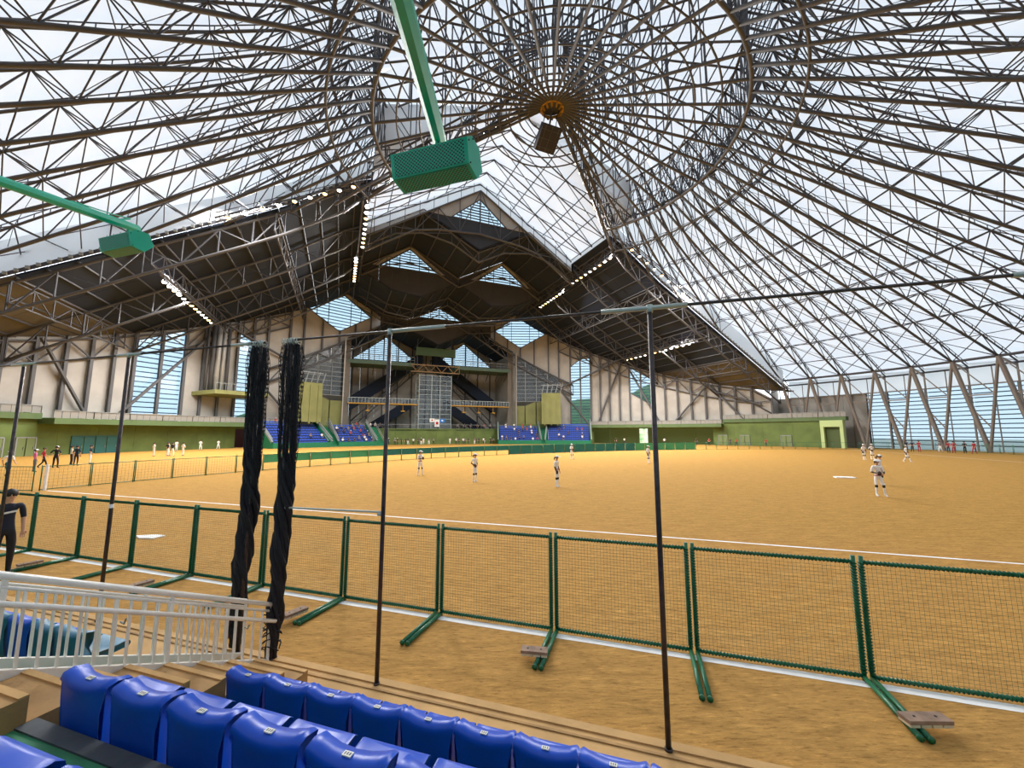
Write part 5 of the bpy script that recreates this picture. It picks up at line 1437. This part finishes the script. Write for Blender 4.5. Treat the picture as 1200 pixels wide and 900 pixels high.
for k, (az, r) in enumerate(((-49, 61), (-45.5, 61.3), (-42.8, 61.4))):
    person(pol(r, az), CEN, ('stand', 'glove', 'wide')[k], WJ, WJ, ['player in white left of the plum board under the balcony', 'player in white in the middle under the left balcony', 'player in white nearest the plum board under the left balcony'][k], cap=NAVY)
# person close by at the left edge
pb = person(sn(-12.42, 4.85, 0), V((2, 1, 0)), 'stand', NAVY, BLK, 'person in dark navy shirt at the left edge behind the leftmost pole', scale=1.04, cap=None)
g = G(); g.prism([(-.09, .112, 1.27), (.09, .112, 1.24), (.09, .112, 1.205), (-.09, .112, 1.235)], V((0, .006, 0))); c = g.obj('shirt_print', WJ); c.parent = pb
# right side people behind the fence
rcol = [(NAVY, NAVY), (NAVY, BLK), (REDK, REDK), (GREYC, WJ), (REDK, NAVY), (REDK, REDK), (BLK, BLK), (REDK, REDK)]
rlab = ['person in navy tracksuit behind the right fence, leftmost of the dark group', 'person in navy and black in the dark group behind the right fence', 'person in red kit beside the navy group behind the right fence', 'person in grey shirt and white trousers behind the right fence', 'person in red shirt and navy trousers behind the right fence', 'person in full red kit behind the right fence, beside the grey-shirted one', 'person in black behind the right fence', 'person in red kit standing apart at the right behind the fence']
for k in range(8):
    person(pol(60.0 - .4 * (k % 3), 95.6 + [0, .9, 1.9, 3.9, 5.0, 5.8, 6.5, 7.7][k]), CEN, ('stand', 'hips', 'glove', 'walk')[k % 4], *rcol[k], rlab[k], cap=NAVY if k % 2 else None)
for k, (az, r, c1, lab) in enumerate(((61.5, 61, BLK, 'person in black by the far green wall, left of its doors'), (64.2, 60.5, REDK, 'person in red by the left door of the far green wall'), (68.2, 61, NAVY, 'person in navy beside the middle door of the far green wall'), (70.2, 58, REDK, 'person bending in red before the far green wall'), (74.5, 61.5, REDK, 'person in red by the right door of the far green wall'),
      (55.0, 60, WJ, 'person in white under the far right balcony, right of the banner'), (52.6, 60, BLK, 'person in black under the far right balcony, right of the banner'), (46, 60, WJ, 'person in white under the far right balcony, left of the banner'), (44, 60, NAVY, 'person in navy under the far right balcony, left of the banner'))):
    person(pol(r, az), CEN, ('stand', 'hips', 'walk', 'wide')[k % 4], c1, NAVY, lab, cap=None)
# spectators and team members near the entrance
rs_ = random.Random(21); tops_ = [WJ, WJ, NAVY, BLK, REDK, GREYC, NAVY]
for bi, prob in ((0, .05), (1, .42), (2, .36), (3, .16)):
    for ri, (p, u, v) in enumerate(ROWS[bi]):
        wid = ST[bi][1]; n = int(wid / 1.1)
        for q in range(n):
            if rs_.random() < prob * (1.5 if ri in (0, 5, 6) else .8):
                pp = p + v * ((q + .5) * wid / n - wid / 2) + Z * .06 - u * .1
                person(pp, pp - u * 5, 'sit', rs_.choice(tops_), rs_.choice([NAVY, BLK, GREYC]), 'seated spectator in the ' + ['block of blue seats behind the black netting', 'crowded block left of the entrance', 'crowded block right of the entrance', 'block of blue seats below the tall right window'][bi], cap=rs_.choice([None, WJ, NAVY, None]), group='spectators ' + str(['behind the netting', 'left of entrance', 'right of entrance', 'below the right window'][bi]), detail=False)
for k in range(34):
    b = -15.5 + k * .93 + rs_.uniform(-.3, .3)
    if -1 < b < 2.5: continue
    person(ab(57.5 + rs_.uniform(-1.2, 1.5), b), CEN, rs_.choice(['stand', 'hips', 'glove', 'walk']), rs_.choice([NAVY, WJ, BLK, GREYC, NAVY]), rs_.choice([NAVY, BLK, WJ]), 'team member standing before the low green wall of the entrance', cap=rs_.choice([NAVY, WJ, None]), group='team members before the entrance wall', detail=False)
for k in range(12):
    b = (-19 + k * 1.1) if k < 6 else (6 + (k - 6) * 1.8)
    person(ab(62.6, b, 3.7), CEN, 'stand', rs_.choice(tops_), NAVY, 'onlooker at the railing of the entrance concourse', group='onlookers on the concourse', detail=False)
# banner under the right balcony
o = empty('banner', pol(63.2, 50, 0)); g = G(); u = cout(50).cross(Z); c = pol(63.2, 50)
g.prism([c - u * 1.0 + Z * .3, c + u * 1.0 + Z * .3, c + u * 1.0 + Z * 3.9, c - u * 1.0 + Z * 3.9], cout(50) * .05); g.obj('cloth', mat('banner_print', '#d7e6d0', .8, 0, .1, 1.2, c2='#6fb07a'), o)
for s_ in (-1, 1): g = G(); g.bar(c + u * s_, c + u * s_ + Z * 4, .05, 5); g.obj('banner_pole', GREY, o)
tag(o, 'white and green banner standing under the far right balcony', 'banner')
